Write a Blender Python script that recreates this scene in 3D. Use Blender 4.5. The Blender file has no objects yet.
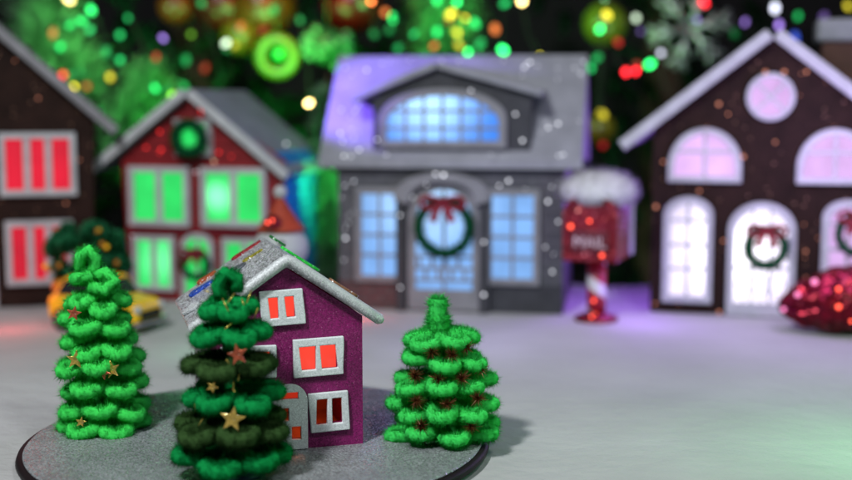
import bpy, math, random
import numpy as np
from mathutils import Matrix, Vector

random.seed(7)
rng = np.random.default_rng(7)
sc = bpy.context.scene
COL = sc.collection
PI = math.pi

# ------------------------------------------------------------------ camera model (1 unit = 10 cm)
F, CX, CY = 1183.0, 426.0, 240.0
H = 1.497
PITCH = math.atan(135.0 / F)
BOARD = 0.06


def Z(py, Y):
    return H - Y * math.tan(PITCH + math.atan((py - CY) / F))


def pt(px, py, Y):
    z = Z(py, Y)
    depth = Y * math.cos(PITCH) + (H - z) * math.sin(PITCH)
    return Vector(((px - CX) / F * depth, Y, z))


def G(px, py, z0=0.0):
    Y = (H - z0) / math.tan(PITCH + math.atan((py - CY) / F))
    return pt(px, py, Y)


# ------------------------------------------------------------------ object helpers
def tag(o, label=None, cat=None, group=None, kind=None):
    if label: o['label'] = label
    if cat: o['category'] = cat
    if group: o['group'] = group
    if kind: o['kind'] = kind
    return o


def thing(name, label, cat, loc=(0, 0, 0), rz=0.0, group=None, rot=None):
    o = bpy.data.objects.new(name, None)
    COL.objects.link(o)
    o.empty_display_size = 0.1
    o.location = loc
    o.rotation_euler = rot if rot else (0, 0, rz)
    return tag(o, label, cat, group)


class MB:
    """collects shapes into one mesh"""
    def __init__(self):
        self.v, self.f, self.m, self.s = [], [], [], []
        self.n = 0
        self.attr = []          # (start, array dir, array shade)

    def add(self, verts, faces, mi=0, smooth=False, M=None):
        if M is not None:
            verts = [tuple(M @ Vector(p)) for p in verts]
        b = self.n
        self.v.extend([tuple(p) for p in verts])
        self.n += len(verts)
        for f in faces:
            self.f.append(tuple(i + b for i in f))
            self.m.append(mi)
            self.s.append(smooth)
        return self

    def box(self, x0, x1, y0, y1, z0, z1, mi=0, M=None):
        v = [(x, y, z) for z in (z0, z1) for y in (y0, y1) for x in (x0, x1)]
        f = [(0, 2, 3, 1), (4, 5, 7, 6), (0, 1, 5, 4), (2, 6, 7, 3), (0, 4, 6, 2), (1, 3, 7, 5)]
        return self.add(v, f, mi, False, M)

    def prism(self, out, y0, y1, mi=0, M=None, smooth=False):
        """outline of (x, z) counter-clockwise seen from the front, extruded from y0 (front) to y1"""
        n = len(out)
        v = [(x, y0, z) for x, z in out] + [(x, y1, z) for x, z in out]
        f = [tuple(range(n)), tuple(range(2 * n - 1, n - 1, -1))]
        for i in range(n):
            j = (i + 1) % n
            f.append((j, i, n + i, n + j))
        return self.add(v, f, mi, smooth, M)

    def ring(self, out, inn, y0, y1, mi=0, M=None):
        n = len(out)
        v = [(x, y0, z) for x, z in out] + [(x, y0, z) for x, z in inn]
        v += [(x, y1, z) for x, z in out] + [(x, y1, z) for x, z in inn]
        f = []
        for i in range(n):
            j = (i + 1) % n
            f += [(i, j, n + j, n + i), (2 * n + j, 2 * n + i, 3 * n + i, 3 * n + j),
                  (j, i, 2 * n + i, 2 * n + j), (n + i, n + j, 3 * n + j, 3 * n + i)]
        return self.add(v, f, mi, False, M)

    def grid(self, xs, zs, hole, y0, y1, top=None, mi=0, warp=None, M=None):
        """a plate with rectangular holes; top(x) clamps the height"""
        nx, nz = len(xs), len(zs)
        def P(i, j, y):
            x, z = xs[i], zs[j]
            if top: z = min(z, top(x))
            if warp: x, z = warp(x, z)
            return (x, y, z)
        v = [P(i, j, y0) for j in range(nz) for i in range(nx)] + [P(i, j, y1) for j in range(nz) for i in range(nx)]
        N = nx * nz
        def deg(i, j):
            if not top: return False
            return min(zs[j], top(xs[i])) >= min(zs[j + 1], top(xs[i])) and min(zs[j], top(xs[i + 1])) >= min(zs[j + 1], top(xs[i + 1]))
        fill = {(i, j) for i in range(nx - 1) for j in range(nz - 1)
                if not hole((xs[i] + xs[i + 1]) / 2, (zs[j] + zs[j + 1]) / 2) and not deg(i, j)}
        f = []
        I = lambda i, j: j * nx + i
        def put(*q):
            seen, r = [], []
            for k in q:
                if v[k] not in seen:
                    seen.append(v[k]); r.append(k)
            if len(r) > 2: f.append(tuple(r))
        for i, j in fill:
            a, b, c, d = I(i, j), I(i + 1, j), I(i + 1, j + 1), I(i, j + 1)
            put(a, b, c, d); put(N + d, N + c, N + b, N + a)
            if (i, j - 1) not in fill: put(b, a, N + a, N + b)
            if (i, j + 1) not in fill: put(d, c, N + c, N + d)
            if (i - 1, j) not in fill: put(a, d, N + d, N + a)
            if (i + 1, j) not in fill: put(c, b, N + b, N + c)
        return self.add(v, f, mi, False, M)

    def tube(self, path, r, seg=10, mi=0, closed=False, cap=True, smooth=True):
        P = [Vector(p) for p in path]
        n = len(P)
        rr = r if hasattr(r, '__len__') else [r] * n
        v, f = [], []
        prev = None
        for k in range(n):
            if closed: t = P[(k + 1) % n] - P[k - 1]
            else: t = P[min(k + 1, n - 1)] - P[max(k - 1, 0)]
            t.normalize()
            if prev is None:
                a = Vector((0, 0, 1)) if abs(t.z) < .9 else Vector((1, 0, 0))
                u = a.cross(t).normalized()
            else:
                u = (prev - t * prev.dot(t)).normalized()
            prev = u
            w = t.cross(u)
            for s in range(seg):
                an = 2 * PI * s / seg
                v.append(P[k] + (u * math.cos(an) + w * math.sin(an)) * rr[k])
        for k in range(n if closed else n - 1):
            k2 = (k + 1) % n
            for s in range(seg):
                s2 = (s + 1) % seg
                f.append((k * seg + s, k * seg + s2, k2 * seg + s2, k2 * seg + s))
        if cap and not closed:
            f.append(tuple(range(seg - 1, -1, -1)))
            f.append(tuple((n - 1) * seg + s for s in range(seg)))
        return self.add(v, f, mi, smooth)

    def lathe(self, prof, seg=32, mi=0, c=(0, 0, 0), smooth=True, M=None):
        v, f = [], []
        for r, z in prof:
            for s in range(seg):
                a = 2 * PI * s / seg
                v.append((c[0] + r * math.cos(a), c[1] + r * math.sin(a), c[2] + z))
        for k in range(len(prof) - 1):
            for s in range(seg):
                s2 = (s + 1) % seg
                f.append((k * seg + s, k * seg + s2, (k + 1) * seg + s2, (k + 1) * seg + s))
        f.append(tuple(range(seg - 1, -1, -1)))
        f.append(tuple((len(prof) - 1) * seg + s for s in range(seg)))
        return self.add(v, f, mi, smooth, M)

    def ball(self, c, r, seg=20, rings=12, mi=0, sc3=(1, 1, 1), M=None, lump=0.0):
        v, f = [(c[0], c[1], c[2] - r * sc3[2])], []
        for k in range(1, rings):
            p = PI * k / rings
            for s in range(seg):
                a = 2 * PI * s / seg
                q = r * (1 + (lump * random.uniform(-1, 1) if lump else 0))
                v.append((c[0] + q * sc3[0] * math.sin(p) * math.cos(a), c[1] + q * sc3[1] * math.sin(p) * math.sin(a),
                          c[2] - q * sc3[2] * math.cos(p)))
        v.append((c[0], c[1], c[2] + r * sc3[2]))
        top = len(v) - 1
        for s in range(seg):
            s2 = (s + 1) % seg
            f.append((0, 1 + s2, 1 + s))
            for k in range(rings - 2):
                a, b = 1 + k * seg, 1 + (k + 1) * seg
                f.append((a + s, a + s2, b + s2, b + s))
            f.append((1 + (rings - 2) * seg + s, 1 + (rings - 2) * seg + s2, top))
        return self.add(v, f, mi, True, M)

    def fibres(self, pos, dirs, r0, r1, width, along=None, mi=0):
        """thin tapered hairs growing from pos along dirs; their shading direction and tone are stored"""
        n = len(pos)
        r0 = np.broadcast_to(np.asarray(r0, float), (n,))
        r1 = np.broadcast_to(np.asarray(r1, float), (n,))
        if along is None: along = rng.normal(size=(n, 3))
        w = np.cross(dirs, np.cross(along, dirs))
        w /= np.linalg.norm(w, axis=1, keepdims=True) + 1e-9
        a = pos + dirs * r0[:, None]
        b = pos + dirs * r1[:, None]
        V = np.empty((n, 3, 3))
        V[:, 0] = a + w * width / 2
        V[:, 1] = a - w * width / 2
        V[:, 2] = b
        base = self.n
        self.v.extend(map(tuple, V.reshape(-1, 3)))
        self.n += 3 * n
        idx = (np.arange(3 * n) + base).reshape(-1, 3)
        self.f.extend(map(tuple, idx.tolist()))
        self.m.extend([mi] * n)
        self.s.extend([False] * n)
        tone = np.clip(rng.normal(1.0, 0.16, n), .55, 1.5)
        self.attr.append((base, np.repeat(dirs, 3, axis=0), np.stack([tone * .92, tone * .92, tone * 1.15], 1).reshape(-1)))
        return self

    def chenille(self, path, core, out, dens, width, pitch=.035, mi=0, closed=False, lean=.25, jit=.3):
        """a fuzzy pipe-cleaner stem: a core with hairs twisted around it"""
        P = np.array([tuple(p) for p in path], float)
        if closed: P = np.vstack([P, P[:1]])
        d = np.linalg.norm(np.diff(P, axis=0), axis=1)
        S = np.concatenate([[0], np.cumsum(d)])
        L = S[-1]
        base = self.n
        self.tube(path, core, 8, mi, closed)
        cv = np.array(self.v[base:])
        k = np.argmin(((cv[:, None, :] - P[None]) ** 2).sum(2), 1)
        cd = cv - P[k]
        cd /= np.linalg.norm(cd, axis=1, keepdims=True) + 1e-9
        self.attr.append((base, cd, np.full(len(cv), .95)))
        n = max(8, int(L * dens))
        s = rng.uniform(0, L, n)
        pos = np.stack([np.interp(s, S, P[:, i]) for i in range(3)], 1)
        e = L * .01 + 1e-4
        t = np.stack([np.interp(np.minimum(s + e, L), S, P[:, i]) - np.interp(np.maximum(s - e, 0), S, P[:, i]) for i in range(3)], 1)
        t /= np.linalg.norm(t, axis=1, keepdims=True) + 1e-9
        ref = np.where(np.abs(t[:, 2:3]) < .8, np.array([[0, 0, 1.0]]), np.array([[1.0, 0, 0]]))
        u = np.cross(ref, t); u /= np.linalg.norm(u, axis=1, keepdims=True) + 1e-9
        w = np.cross(t, u)
        a = rng.uniform(0, 2 * PI, n)
        dr = u * np.cos(a)[:, None] + w * np.sin(a)[:, None] + t * (rng.normal(size=(n, 1)) * lean)
        if not closed:      # rounded ends
            end = np.clip((s - (L - out * .9)) / (out * .9), 0, 1) - np.clip((out * .9 - s) / (out * .9), 0, 1)
            dr = dr + t * end[:, None] * .9
            shrink = 1 - .4 * np.abs(end)
        else: shrink = 1.0
        dr /= np.linalg.norm(dr, axis=1, keepdims=True)
        ln = out * (1 - jit * .6 + jit * rng.random(n) ** 2) * (1 + .09 * np.cos(2 * PI * s / pitch - a)) * shrink
        self.fibres(pos, dr, core * .7, ln, width, t + rng.normal(size=(n, 3)) * .3, mi)
        if not closed and dens > 3000:
            for e0, e1 in ((P[0], P[1]), (P[-1], P[-2])):
                ax = (e0 - e1) / (np.linalg.norm(e0 - e1) + 1e-9)
                ne = int(dens * out * 1.3)
                q = rng.normal(size=(ne, 3)); q /= np.linalg.norm(q, axis=1, keepdims=True)
                q = np.where((q @ ax)[:, None] < 0, -q, q)
                self.fibres(np.repeat((e0 - ax * out * .45)[None], ne, 0), q, core * .5, out * (1 - jit * .6 + jit * rng.random(ne) ** 2), width * 1.2, None, mi)
        return self

    def build(self, name, mats, parent=None, bevel=0.0, loc=None, label=None, seg=2):
        me = bpy.data.meshes.new(name)
        me.from_pydata(self.v, [], self.f)
        for m in (mats if isinstance(mats, (list, tuple)) else [mats]):
            me.materials.append(m)
        me.polygons.foreach_set('material_index', self.m)
        me.polygons.foreach_set('use_smooth', self.s)
        if self.attr:
            A = np.zeros((self.n, 3), np.float32); A[:, 2] = 1
            T = np.ones(self.n, np.float32)
            for b, d, t in self.attr:
                A[b:b + len(d)] = d; T[b:b + len(t)] = t
            me.attributes.new('fdir', 'FLOAT_VECTOR', 'POINT').data.foreach_set('vector', A.reshape(-1))
            me.attributes.new('tone', 'FLOAT', 'POINT').data.foreach_set('value', T)
        me.update()
        o = bpy.data.objects.new(name, me)
        COL.objects.link(o)
        if parent is not None: o.parent = parent
        if loc is not None: o.location = loc
        if label: o['label'] = label
        if bevel:
            b = o.modifiers.new('bevel', 'BEVEL')
            b.width = bevel; b.segments = seg; b.limit_method = 'ANGLE'; b.angle_limit = math.radians(35)
        return o


# ------------------------------------------------------------------ materials
def nm(name):
    m = bpy.data.materials.new(name)
    m.use_nodes = True
    n = m.node_tree.nodes
    n.clear()
    return m, n, m.node_tree.links


def N(n, t, **kw):
    x = n.new(t)
    for k, v in kw.items():
        if k in x.inputs: x.inputs[k].default_value = v
        else: setattr(x, k, v)
    return x


def C4(c): return (c[0], c[1], c[2], 1)


def plain(name, c, rough=.6, metal=0.0, var=.25, scale=8.0, bump=.0, bscale=60.0, spec=.4, sheen=0.0, coat=0.0):
    m, n, l = nm(name)
    o = N(n, 'ShaderNodeOutputMaterial'); p = N(n, 'ShaderNodeBsdfPrincipled')
    l.new(p.outputs[0], o.inputs[0])
    p.inputs['Roughness'].default_value = rough; p.inputs['Metallic'].default_value = metal
    p.inputs['Specular IOR Level'].default_value = spec
    p.inputs['Sheen Weight'].default_value = sheen; p.inputs['Coat Weight'].default_value = coat
    tc = N(n, 'ShaderNodeTexCoord')
    no = N(n, 'ShaderNodeTexNoise', Scale=scale, Detail=5.0, Roughness=.6)
    l.new(tc.outputs['Object'], no.inputs['Vector'])
    r = N(n, 'ShaderNodeMapRange')
    r.inputs['From Min'].default_value = .3; r.inputs['From Max'].default_value = .7
    r.inputs['To Min'].default_value = 1 - var; r.inputs['To Max'].default_value = 1 + var * .6
    l.new(no.outputs['Fac'], r.inputs['Value'])
    x = N(n, 'ShaderNodeVectorMath', operation='SCALE')
    x.inputs[0].default_value = c
    l.new(r.outputs[0], x.inputs['Scale']); l.new(x.outputs[0], p.inputs['Base Color'])
    if bump:
        nb = N(n, 'ShaderNodeTexNoise', Scale=bscale, Detail=4.0)
        l.new(tc.outputs['Object'], nb.inputs['Vector'])
        b = N(n, 'ShaderNodeBump', Strength=bump, Distance=.01)
        l.new(nb.outputs['Fac'], b.inputs['Height']); l.new(b.outputs[0], p.inputs['Normal'])
    return m


def glitter(name, c, scale=260.0, spark=.03, metal=.35, rough=.4, tilt=.9, var=.55, sparkc=(1, 1, 1), patch=.15):
    """crushed glitter: every flake has its own tilt and tone, a few catch the lamp"""
    m, n, l = nm(name)
    o = N(n, 'ShaderNodeOutputMaterial'); p = N(n, 'ShaderNodeBsdfPrincipled')
    l.new(p.outputs[0], o.inputs[0])
    tc = N(n, 'ShaderNodeTexCoord')
    vo = N(n, 'ShaderNodeTexVoronoi', Scale=scale)
    l.new(tc.outputs['Object'], vo.inputs['Vector'])
    ge = N(n, 'ShaderNodeNewGeometry')
    s1 = N(n, 'ShaderNodeVectorMath', operation='SUBTRACT'); s1.inputs[1].default_value = (.5, .5, .5)
    l.new(vo.outputs['Color'], s1.inputs[0])
    s2 = N(n, 'ShaderNodeVectorMath', operation='SCALE'); s2.inputs['Scale'].default_value = tilt
    l.new(s1.outputs[0], s2.inputs[0])
    s3 = N(n, 'ShaderNodeVectorMath', operation='ADD')
    l.new(ge.outputs['Normal'], s3.inputs[0]); l.new(s2.outputs[0], s3.inputs[1])
    s4 = N(n, 'ShaderNodeVectorMath', operation='NORMALIZE'); l.new(s3.outputs[0], s4.inputs[0])
    l.new(s4.outputs[0], p.inputs['Normal'])
    sx = N(n, 'ShaderNodeSeparateXYZ'); l.new(vo.outputs['Color'], sx.inputs[0])
    r = N(n, 'ShaderNodeMapRange'); r.inputs['To Min'].default_value = 1 - var; r.inputs['To Max'].default_value = 1 + var
    l.new(sx.outputs['X'], r.inputs['Value'])
    no = N(n, 'ShaderNodeTexNoise', Scale=5.0, Detail=4.0); l.new(tc.outputs['Object'], no.inputs['Vector'])
    r2 = N(n, 'ShaderNodeMapRange'); r2.inputs['From Min'].default_value = .3; r2.inputs['From Max'].default_value = .7
    r2.inputs['To Min'].default_value = 1 - patch; r2.inputs['To Max'].default_value = 1 + patch
    l.new(no.outputs['Fac'], r2.inputs['Value'])
    mu = N(n, 'ShaderNodeMath', operation='MULTIPLY'); l.new(r.outputs[0], mu.inputs[0]); l.new(r2.outputs[0], mu.inputs[1])
    x = N(n, 'ShaderNodeVectorMath', operation='SCALE'); x.inputs[0].default_value = c
    l.new(mu.outputs[0], x.inputs['Scale'])
    gt = N(n, 'ShaderNodeMath', operation='GREATER_THAN'); gt.inputs[1].default_value = 1 - spark
    l.new(sx.outputs['Y'], gt.inputs[0])
    mx = N(n, 'ShaderNodeMix', data_type='RGBA'); mx.inputs['B'].default_value = C4(sparkc)
    l.new(gt.outputs[0], mx.inputs['Factor']); l.new(x.outputs[0], mx.inputs['A'])
    l.new(mx.outputs['Result'], p.inputs['Base Color'])
    mm = N(n, 'ShaderNodeMapRange'); mm.inputs['To Min'].default_value = metal; mm.inputs['To Max'].default_value = 1.0
    l.new(gt.outputs[0], mm.inputs['Value']); l.new(mm.outputs[0], p.inputs['Metallic'])
    p.inputs['Roughness'].default_value = rough
    if metal == 0: p.inputs['Specular IOR Level'].default_value = .15
    return m


def fuzz(name, c, tip=1.0, trans=.42):
    m, n, l = nm(name)
    o = N(n, 'ShaderNodeOutputMaterial')
    at = N(n, 'ShaderNodeAttribute', attribute_name='fdir'); tn = N(n, 'ShaderNodeAttribute', attribute_name='tone')
    vt = N(n, 'ShaderNodeVectorTransform', vector_type='NORMAL', convert_from='OBJECT', convert_to='WORLD')
    l.new(at.outputs['Vector'], vt.inputs[0])
    x = N(n, 'ShaderNodeVectorMath', operation='SCALE'); x.inputs[0].default_value = c
    l.new(tn.outputs['Fac'], x.inputs['Scale'])
    d = N(n, 'ShaderNodeBsdfDiffuse', Roughness=.3)
    l.new(x.outputs[0], d.inputs['Color']); l.new(vt.outputs[0], d.inputs['Normal'])
    t = N(n, 'ShaderNodeBsdfTranslucent'); l.new(x.outputs[0], t.inputs['Color']); l.new(vt.outputs[0], t.inputs['Normal'])
    mx = N(n, 'ShaderNodeMixShader', Fac=trans)
    l.new(d.outputs[0], mx.inputs[1]); l.new(t.outputs[0], mx.inputs[2])
    l.new(mx.outputs[0], o.inputs[0])
    return m


def glow(name, c, strength=1.0, hot=None, hotstr=0.0, hotr=.4, hotc=None, sample=True, var=.0, base=(.015, .015, .015)):
    """glowing surface; pane backlight is painted in, strongest round an unbuilt bulb (hot, in the house's own coordinates)"""
    m, n, l = nm(name)
    o = N(n, 'ShaderNodeOutputMaterial'); p = N(n, 'ShaderNodeBsdfPrincipled')
    l.new(p.outputs[0], o.inputs[0])
    p.inputs['Base Color'].default_value = C4(base); p.inputs['Roughness'].default_value = .6; p.inputs['Specular IOR Level'].default_value = .1
    p.inputs['Emission Color'].default_value = C4(c); p.inputs['Emission Strength'].default_value = strength
    tc = N(n, 'ShaderNodeTexCoord')
    if hot is not None:
        d = N(n, 'ShaderNodeVectorMath', operation='DISTANCE'); d.inputs[1].default_value = hot  # hot spot painted into the emission, no bulb is built behind
        l.new(tc.outputs['Object'], d.inputs[0])
        r = N(n, 'ShaderNodeMapRange', interpolation_type='SMOOTHERSTEP')
        r.inputs['From Min'].default_value = 0; r.inputs['From Max'].default_value = hotr
        r.inputs['To Min'].default_value = 1; r.inputs['To Max'].default_value = 0
        l.new(d.outputs['Value'], r.inputs['Value'])
        a = N(n, 'ShaderNodeMath', operation='MULTIPLY_ADD'); a.inputs[1].default_value = hotstr; a.inputs[2].default_value = strength
        no = N(n, 'ShaderNodeTexNoise', Scale=4.0, Detail=3.0); l.new(tc.outputs['Object'], no.inputs['Vector'])
        rv = N(n, 'ShaderNodeMapRange'); rv.inputs['From Min'].default_value = .3; rv.inputs['From Max'].default_value = .7
        rv.inputs['To Min'].default_value = .86; rv.inputs['To Max'].default_value = 1.2
        l.new(no.outputs['Fac'], rv.inputs['Value'])
        mv = N(n, 'ShaderNodeMath', operation='MULTIPLY')
        l.new(r.outputs[0], a.inputs[0]); l.new(a.outputs[0], mv.inputs[0]); l.new(rv.outputs[0], mv.inputs[1])
        l.new(mv.outputs[0], p.inputs['Emission Strength'])
        if hotc:
            mx = N(n, 'ShaderNodeMix', data_type='RGBA'); mx.inputs['A'].default_value = C4(c); mx.inputs['B'].default_value = C4(hotc)
            l.new(r.outputs[0], mx.inputs['Factor']); l.new(mx.outputs['Result'], p.inputs['Emission Color'])
    elif var:
        no = N(n, 'ShaderNodeTexNoise', Scale=5.0, Detail=2.0); l.new(tc.outputs['Object'], no.inputs['Vector'])
        r = N(n, 'ShaderNodeMapRange'); r.inputs['From Min'].default_value = .3; r.inputs['From Max'].default_value = .7
        r.inputs['To Min'].default_value = strength * (1 - var); r.inputs['To Max'].default_value = strength * (1 + var)
        l.new(no.outputs['Fac'], r.inputs['Value']); l.new(r.outputs[0], p.inputs['Emission Strength'])
    if not sample: m.cycles.emission_sampling = 'NONE'
    return m


def stonework(name, c1, c2, mortar, bw, bh, msize=.008, bump=.4):
    m, n, l = nm(name)
    o = N(n, 'ShaderNodeOutputMaterial'); p = N(n, 'ShaderNodeBsdfPrincipled')
    l.new(p.outputs[0], o.inputs[0]); p.inputs['Roughness'].default_value = .75
    tc = N(n, 'ShaderNodeTexCoord')
    sx = N(n, 'ShaderNodeSeparateXYZ'); cx = N(n, 'ShaderNodeCombineXYZ')
    ad = N(n, 'ShaderNodeMath', operation='ADD')
    l.new(tc.outputs['Object'], sx.inputs[0]); l.new(sx.outputs['X'], ad.inputs[0]); l.new(sx.outputs['Y'], ad.inputs[1])
    l.new(ad.outputs[0], cx.inputs['X']); l.new(sx.outputs['Z'], cx.inputs['Y'])
    b = N(n, 'ShaderNodeTexBrick'); b.inputs['Scale'].default_value = 1
    b.inputs['Color1'].default_value = C4(c1); b.inputs['Color2'].default_value = C4(c2); b.inputs['Mortar'].default_value = C4(mortar)
    b.inputs['Mortar Size'].default_value = msize; b.inputs['Brick Width'].default_value = bw; b.inputs['Row Height'].default_value = bh
    l.new(cx.outputs[0], b.inputs['Vector'])
    no = N(n, 'ShaderNodeTexNoise', Scale=14.0, Detail=5.0); l.new(tc.outputs['Object'], no.inputs['Vector'])
    mx = N(n, 'ShaderNodeMix', data_type='RGBA', blend_type='MULTIPLY'); mx.inputs['Factor'].default_value = .6
    l.new(b.outputs['Color'], mx.inputs['A']); l.new(no.outputs['Fac'], mx.inputs['B'])
    l.new(mx.outputs['Result'], p.inputs['Base Color'])
    bp = N(n, 'ShaderNodeBump', Strength=bump, Distance=.02); bp.invert = True
    l.new(b.outputs['Fac'], bp.inputs['Height']); l.new(bp.outputs[0], p.inputs['Normal'])
    return m


def planks(name, c, step, axis='Z', bump=.6, rough=.5):
    m, n, l = nm(name)
    o = N(n, 'ShaderNodeOutputMaterial'); p = N(n, 'ShaderNodeBsdfPrincipled')
    l.new(p.outputs[0], o.inputs[0]); p.inputs['Roughness'].default_value = rough
    tc = N(n, 'ShaderNodeTexCoord'); sx = N(n, 'ShaderNodeSeparateXYZ'); l.new(tc.outputs['Object'], sx.inputs[0])
    mo = N(n, 'ShaderNodeMath', operation='PINGPONG'); mo.inputs[1].default_value = step / 2
    l.new(sx.outputs[axis], mo.inputs[0])
    r = N(n, 'ShaderNodeMapRange'); r.inputs['From Max'].default_value = step * .09
    l.new(mo.outputs[0], r.inputs['Value'])
    no = N(n, 'ShaderNodeTexNoise', Scale=12.0, Detail=5.0); l.new(tc.outputs['Object'], no.inputs['Vector'])
    a = N(n, 'ShaderNodeMath', operation='MULTIPLY_ADD'); a.inputs[1].default_value = .55; a.inputs[2].default_value = .3
    l.new(r.outputs[0], a.inputs[0])
    b = N(n, 'ShaderNodeMath', operation='MULTIPLY'); l.new(a.outputs[0], b.inputs[0])
    r2 = N(n, 'ShaderNodeMapRange'); r2.inputs['To Min'].default_value = .7; r2.inputs['To Max'].default_value = 1.4
    l.new(no.outputs['Fac'], r2.inputs['Value']); l.new(r2.outputs[0], b.inputs[1])
    x = N(n, 'ShaderNodeVectorMath', operation='SCALE'); x.inputs[0].default_value = c
    l.new(b.outputs[0], x.inputs['Scale']); l.new(x.outputs[0], p.inputs['Base Color'])
    bp = N(n, 'ShaderNodeBump', Strength=bump, Distance=.02)
    l.new(r.outputs[0], bp.inputs['Height']); l.new(bp.outputs[0], p.inputs['Normal'])
    return m


M = {}
M['board_top'] = glitter('grey_glitter_board', (.245, .26, .275), 190, .02, .3, .42, .75, .5)
M['board_rim'] = plain('dark_board_rim', (.010, .006, .007), .55, 0, .4, 5, spec=.2)
M['foam_white'] = glitter('white_foam', (.55, .595, .605), 300, .004, .0, .6, .35, .13, patch=.06)
M['foam_roof'] = glitter('silver_glitter_foam', (.41, .425, .45), 170, .05, .35, .38, .85, .75)
M['foam_trim'] = glitter('silver_foam_edge', (.45, .475, .485), 280, .01, .15, .5, .5, .25)
M['magenta'] = glitter('magenta_glitter', (.175, .004, .088), 300, .001, .15, .5, .7, .32, (1, .35, .75), .25)
M['inside'] = plain('house_inside', (.5, .2, .12), .8)
M['snow'] = None
M['brown'] = glitter('dark_brown_wall', (.017, .0075, .0055), 120, .003, .0, .8, .5, .4, (.5, .3, .2), .35)
M['white_trim'] = plain('white_trim', (.40, .41, .43), .7, 0, .2, 7, .3, 50)
M['trim_grey'] = plain('grey_trim', (.20, .20, .215), .7, 0, .2, 7, .3, 50)
M['roof_snow'] = plain('frosted_roof', (.24, .245, .275), .65, 0, .22, 5, .5, 40)
M['roof_grey'] = plain('grey_roof', (.2, .22, .26), .65, 0, .22, 5, .5, 40)
M['red_wall'] = planks('red_clapboard', (.21, .004, .008), .085)
M['blue_light_wall'] = planks('blue_light_side_wall', (.02, .22, .6), .085)  # blue light falling on the side wall is painted into its colour
M['stone'] = stonework('grey_stonework', (.105, .105, .122), (.075, .075, .092), (.12, .12, .135), .17, .075)
M['brick_base'] = stonework('red_brick_base', (.12, .035, .042), (.09, .03, .034), (.11, .09, .09), .13, .055)
M['dark_face'] = plain('dark_dormer', (.035, .036, .042), .7, 0, .3, 8, .4, 40)
M['wreath'] = fuzz('wreath_needles', (.012, .12, .045))
M['bow'] = plain('red_bow', (.20, .004, .018), .5, 0, .3, 10, .2, 60)
M['gold'] = glitter('gold_sequin', (.62, .43, .10), 150, .05, .75, .3, .25, .25, (1, .9, .5))
M['copper'] = glitter('copper_sequin', (.5, .12, .06), 150, .05, .75, .3, .25, .25, (1, .7, .5))
M['tinsel_brown'] = plain('bronze_tinsel', (.12, .04, .012), .4, .5, .5, 30)
M['gold_thread'] = plain('gold_thread', (.5, .38, .08), .3, .7, .4, 30)
M['neon'] = fuzz('bright_green_chenille', (.085, .98, .19))
M['lime'] = fuzz('green_chenille', (.085, .98, .17))
M['emerald'] = fuzz('emerald_chenille', (.010, .40, .095))
M['olive'] = fuzz('olive_chenille', (.06, .135, .04))
M['wire'] = plain('dark_green_wire', (.01, .12, .03), .6)
M['navy'] = plain('navy_base', (.008, .02, .07), .5)
M['red_gloss'] = glitter('red_foil', (.17, .002, .012), 45, .01, .7, .26, .7, .6, (1, .2, .25))
M['red_box'] = glitter('red_glitter_box', (.17, .003, .010), 90, .012, .45, .35, .6, .5, (1, .35, .3))
M['fur'] = fuzz('white_fur', (.92, .92, .96))
M['yellow'] = plain('yellow_enamel', (.85, .46, .008), .3, 0, .15, 6, coat=.4)
M['orange'] = plain('orange_enamel', (.40, .15, .01), .4, 0, .2, 8)
M['rubber'] = plain('black_rubber', (.012, .012, .012), .7)
M['glass_dark'] = plain('dark_glass', (.01, .012, .015), .12, 0, .1, 4)
M['chrome'] = plain('chrome', (.5, .5, .5), .2, 1)
M['bush'] = fuzz('bush_leaves', (.07, .46, .20))
M['bark'] = plain('bark', (.06, .035, .02), .9, 0, .4, 20, .6, 40)
M['needles'] = fuzz('fir_needles', (.03, .20, .07))
M['needles_dark'] = fuzz('dark_fir_needles', (.022, .085, .04))
M['frost_green'] = fuzz('frosted_green_strands', (.30, .62, .33))
M['silver'] = plain('silver_tinsel', (.35, .35, .38), .3, .6, .3, 20)
M['letter'] = plain('white_lettering', (.6, .45, .5), .5)

# candy-cane stripes round the post
m, n, l = nm('candy_stripe'); M['candy'] = m
o_ = N(n, 'ShaderNodeOutputMaterial'); p_ = N(n, 'ShaderNodeBsdfPrincipled'); l.new(p_.outputs[0], o_.inputs[0])
tc_ = N(n, 'ShaderNodeTexCoord'); sx_ = N(n, 'ShaderNodeSeparateXYZ'); l.new(tc_.outputs['Object'], sx_.inputs[0])
an_ = N(n, 'ShaderNodeMath', operation='ARCTAN2'); l.new(sx_.outputs['Y'], an_.inputs[0]); l.new(sx_.outputs['X'], an_.inputs[1])
dv_ = N(n, 'ShaderNodeMath', operation='DIVIDE'); dv_.inputs[1].default_value = 2 * PI; l.new(an_.outputs[0], dv_.inputs[0])
ma_ = N(n, 'ShaderNodeMath', operation='MULTIPLY_ADD'); ma_.inputs[1].default_value = 4.2
l.new(sx_.outputs['Z'], ma_.inputs[0]); l.new(dv_.outputs[0], ma_.inputs[2])
fr_ = N(n, 'ShaderNodeMath', operation='FRACT'); l.new(ma_.outputs[0], fr_.inputs[0])
gt_ = N(n, 'ShaderNodeMath', operation='GREATER_THAN'); gt_.inputs[1].default_value = .62; l.new(fr_.outputs[0], gt_.inputs[0])
mx_ = N(n, 'ShaderNodeMix', data_type='RGBA'); mx_.inputs['A'].default_value = (.28, .008, .02, 1); mx_.inputs['B'].default_value = (.5, .5, .5, 1)
l.new(gt_.outputs[0], mx_.inputs['Factor']); l.new(mx_.outputs['Result'], p_.inputs['Base Color'])
p_.inputs['Roughness'].default_value = .35

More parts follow.
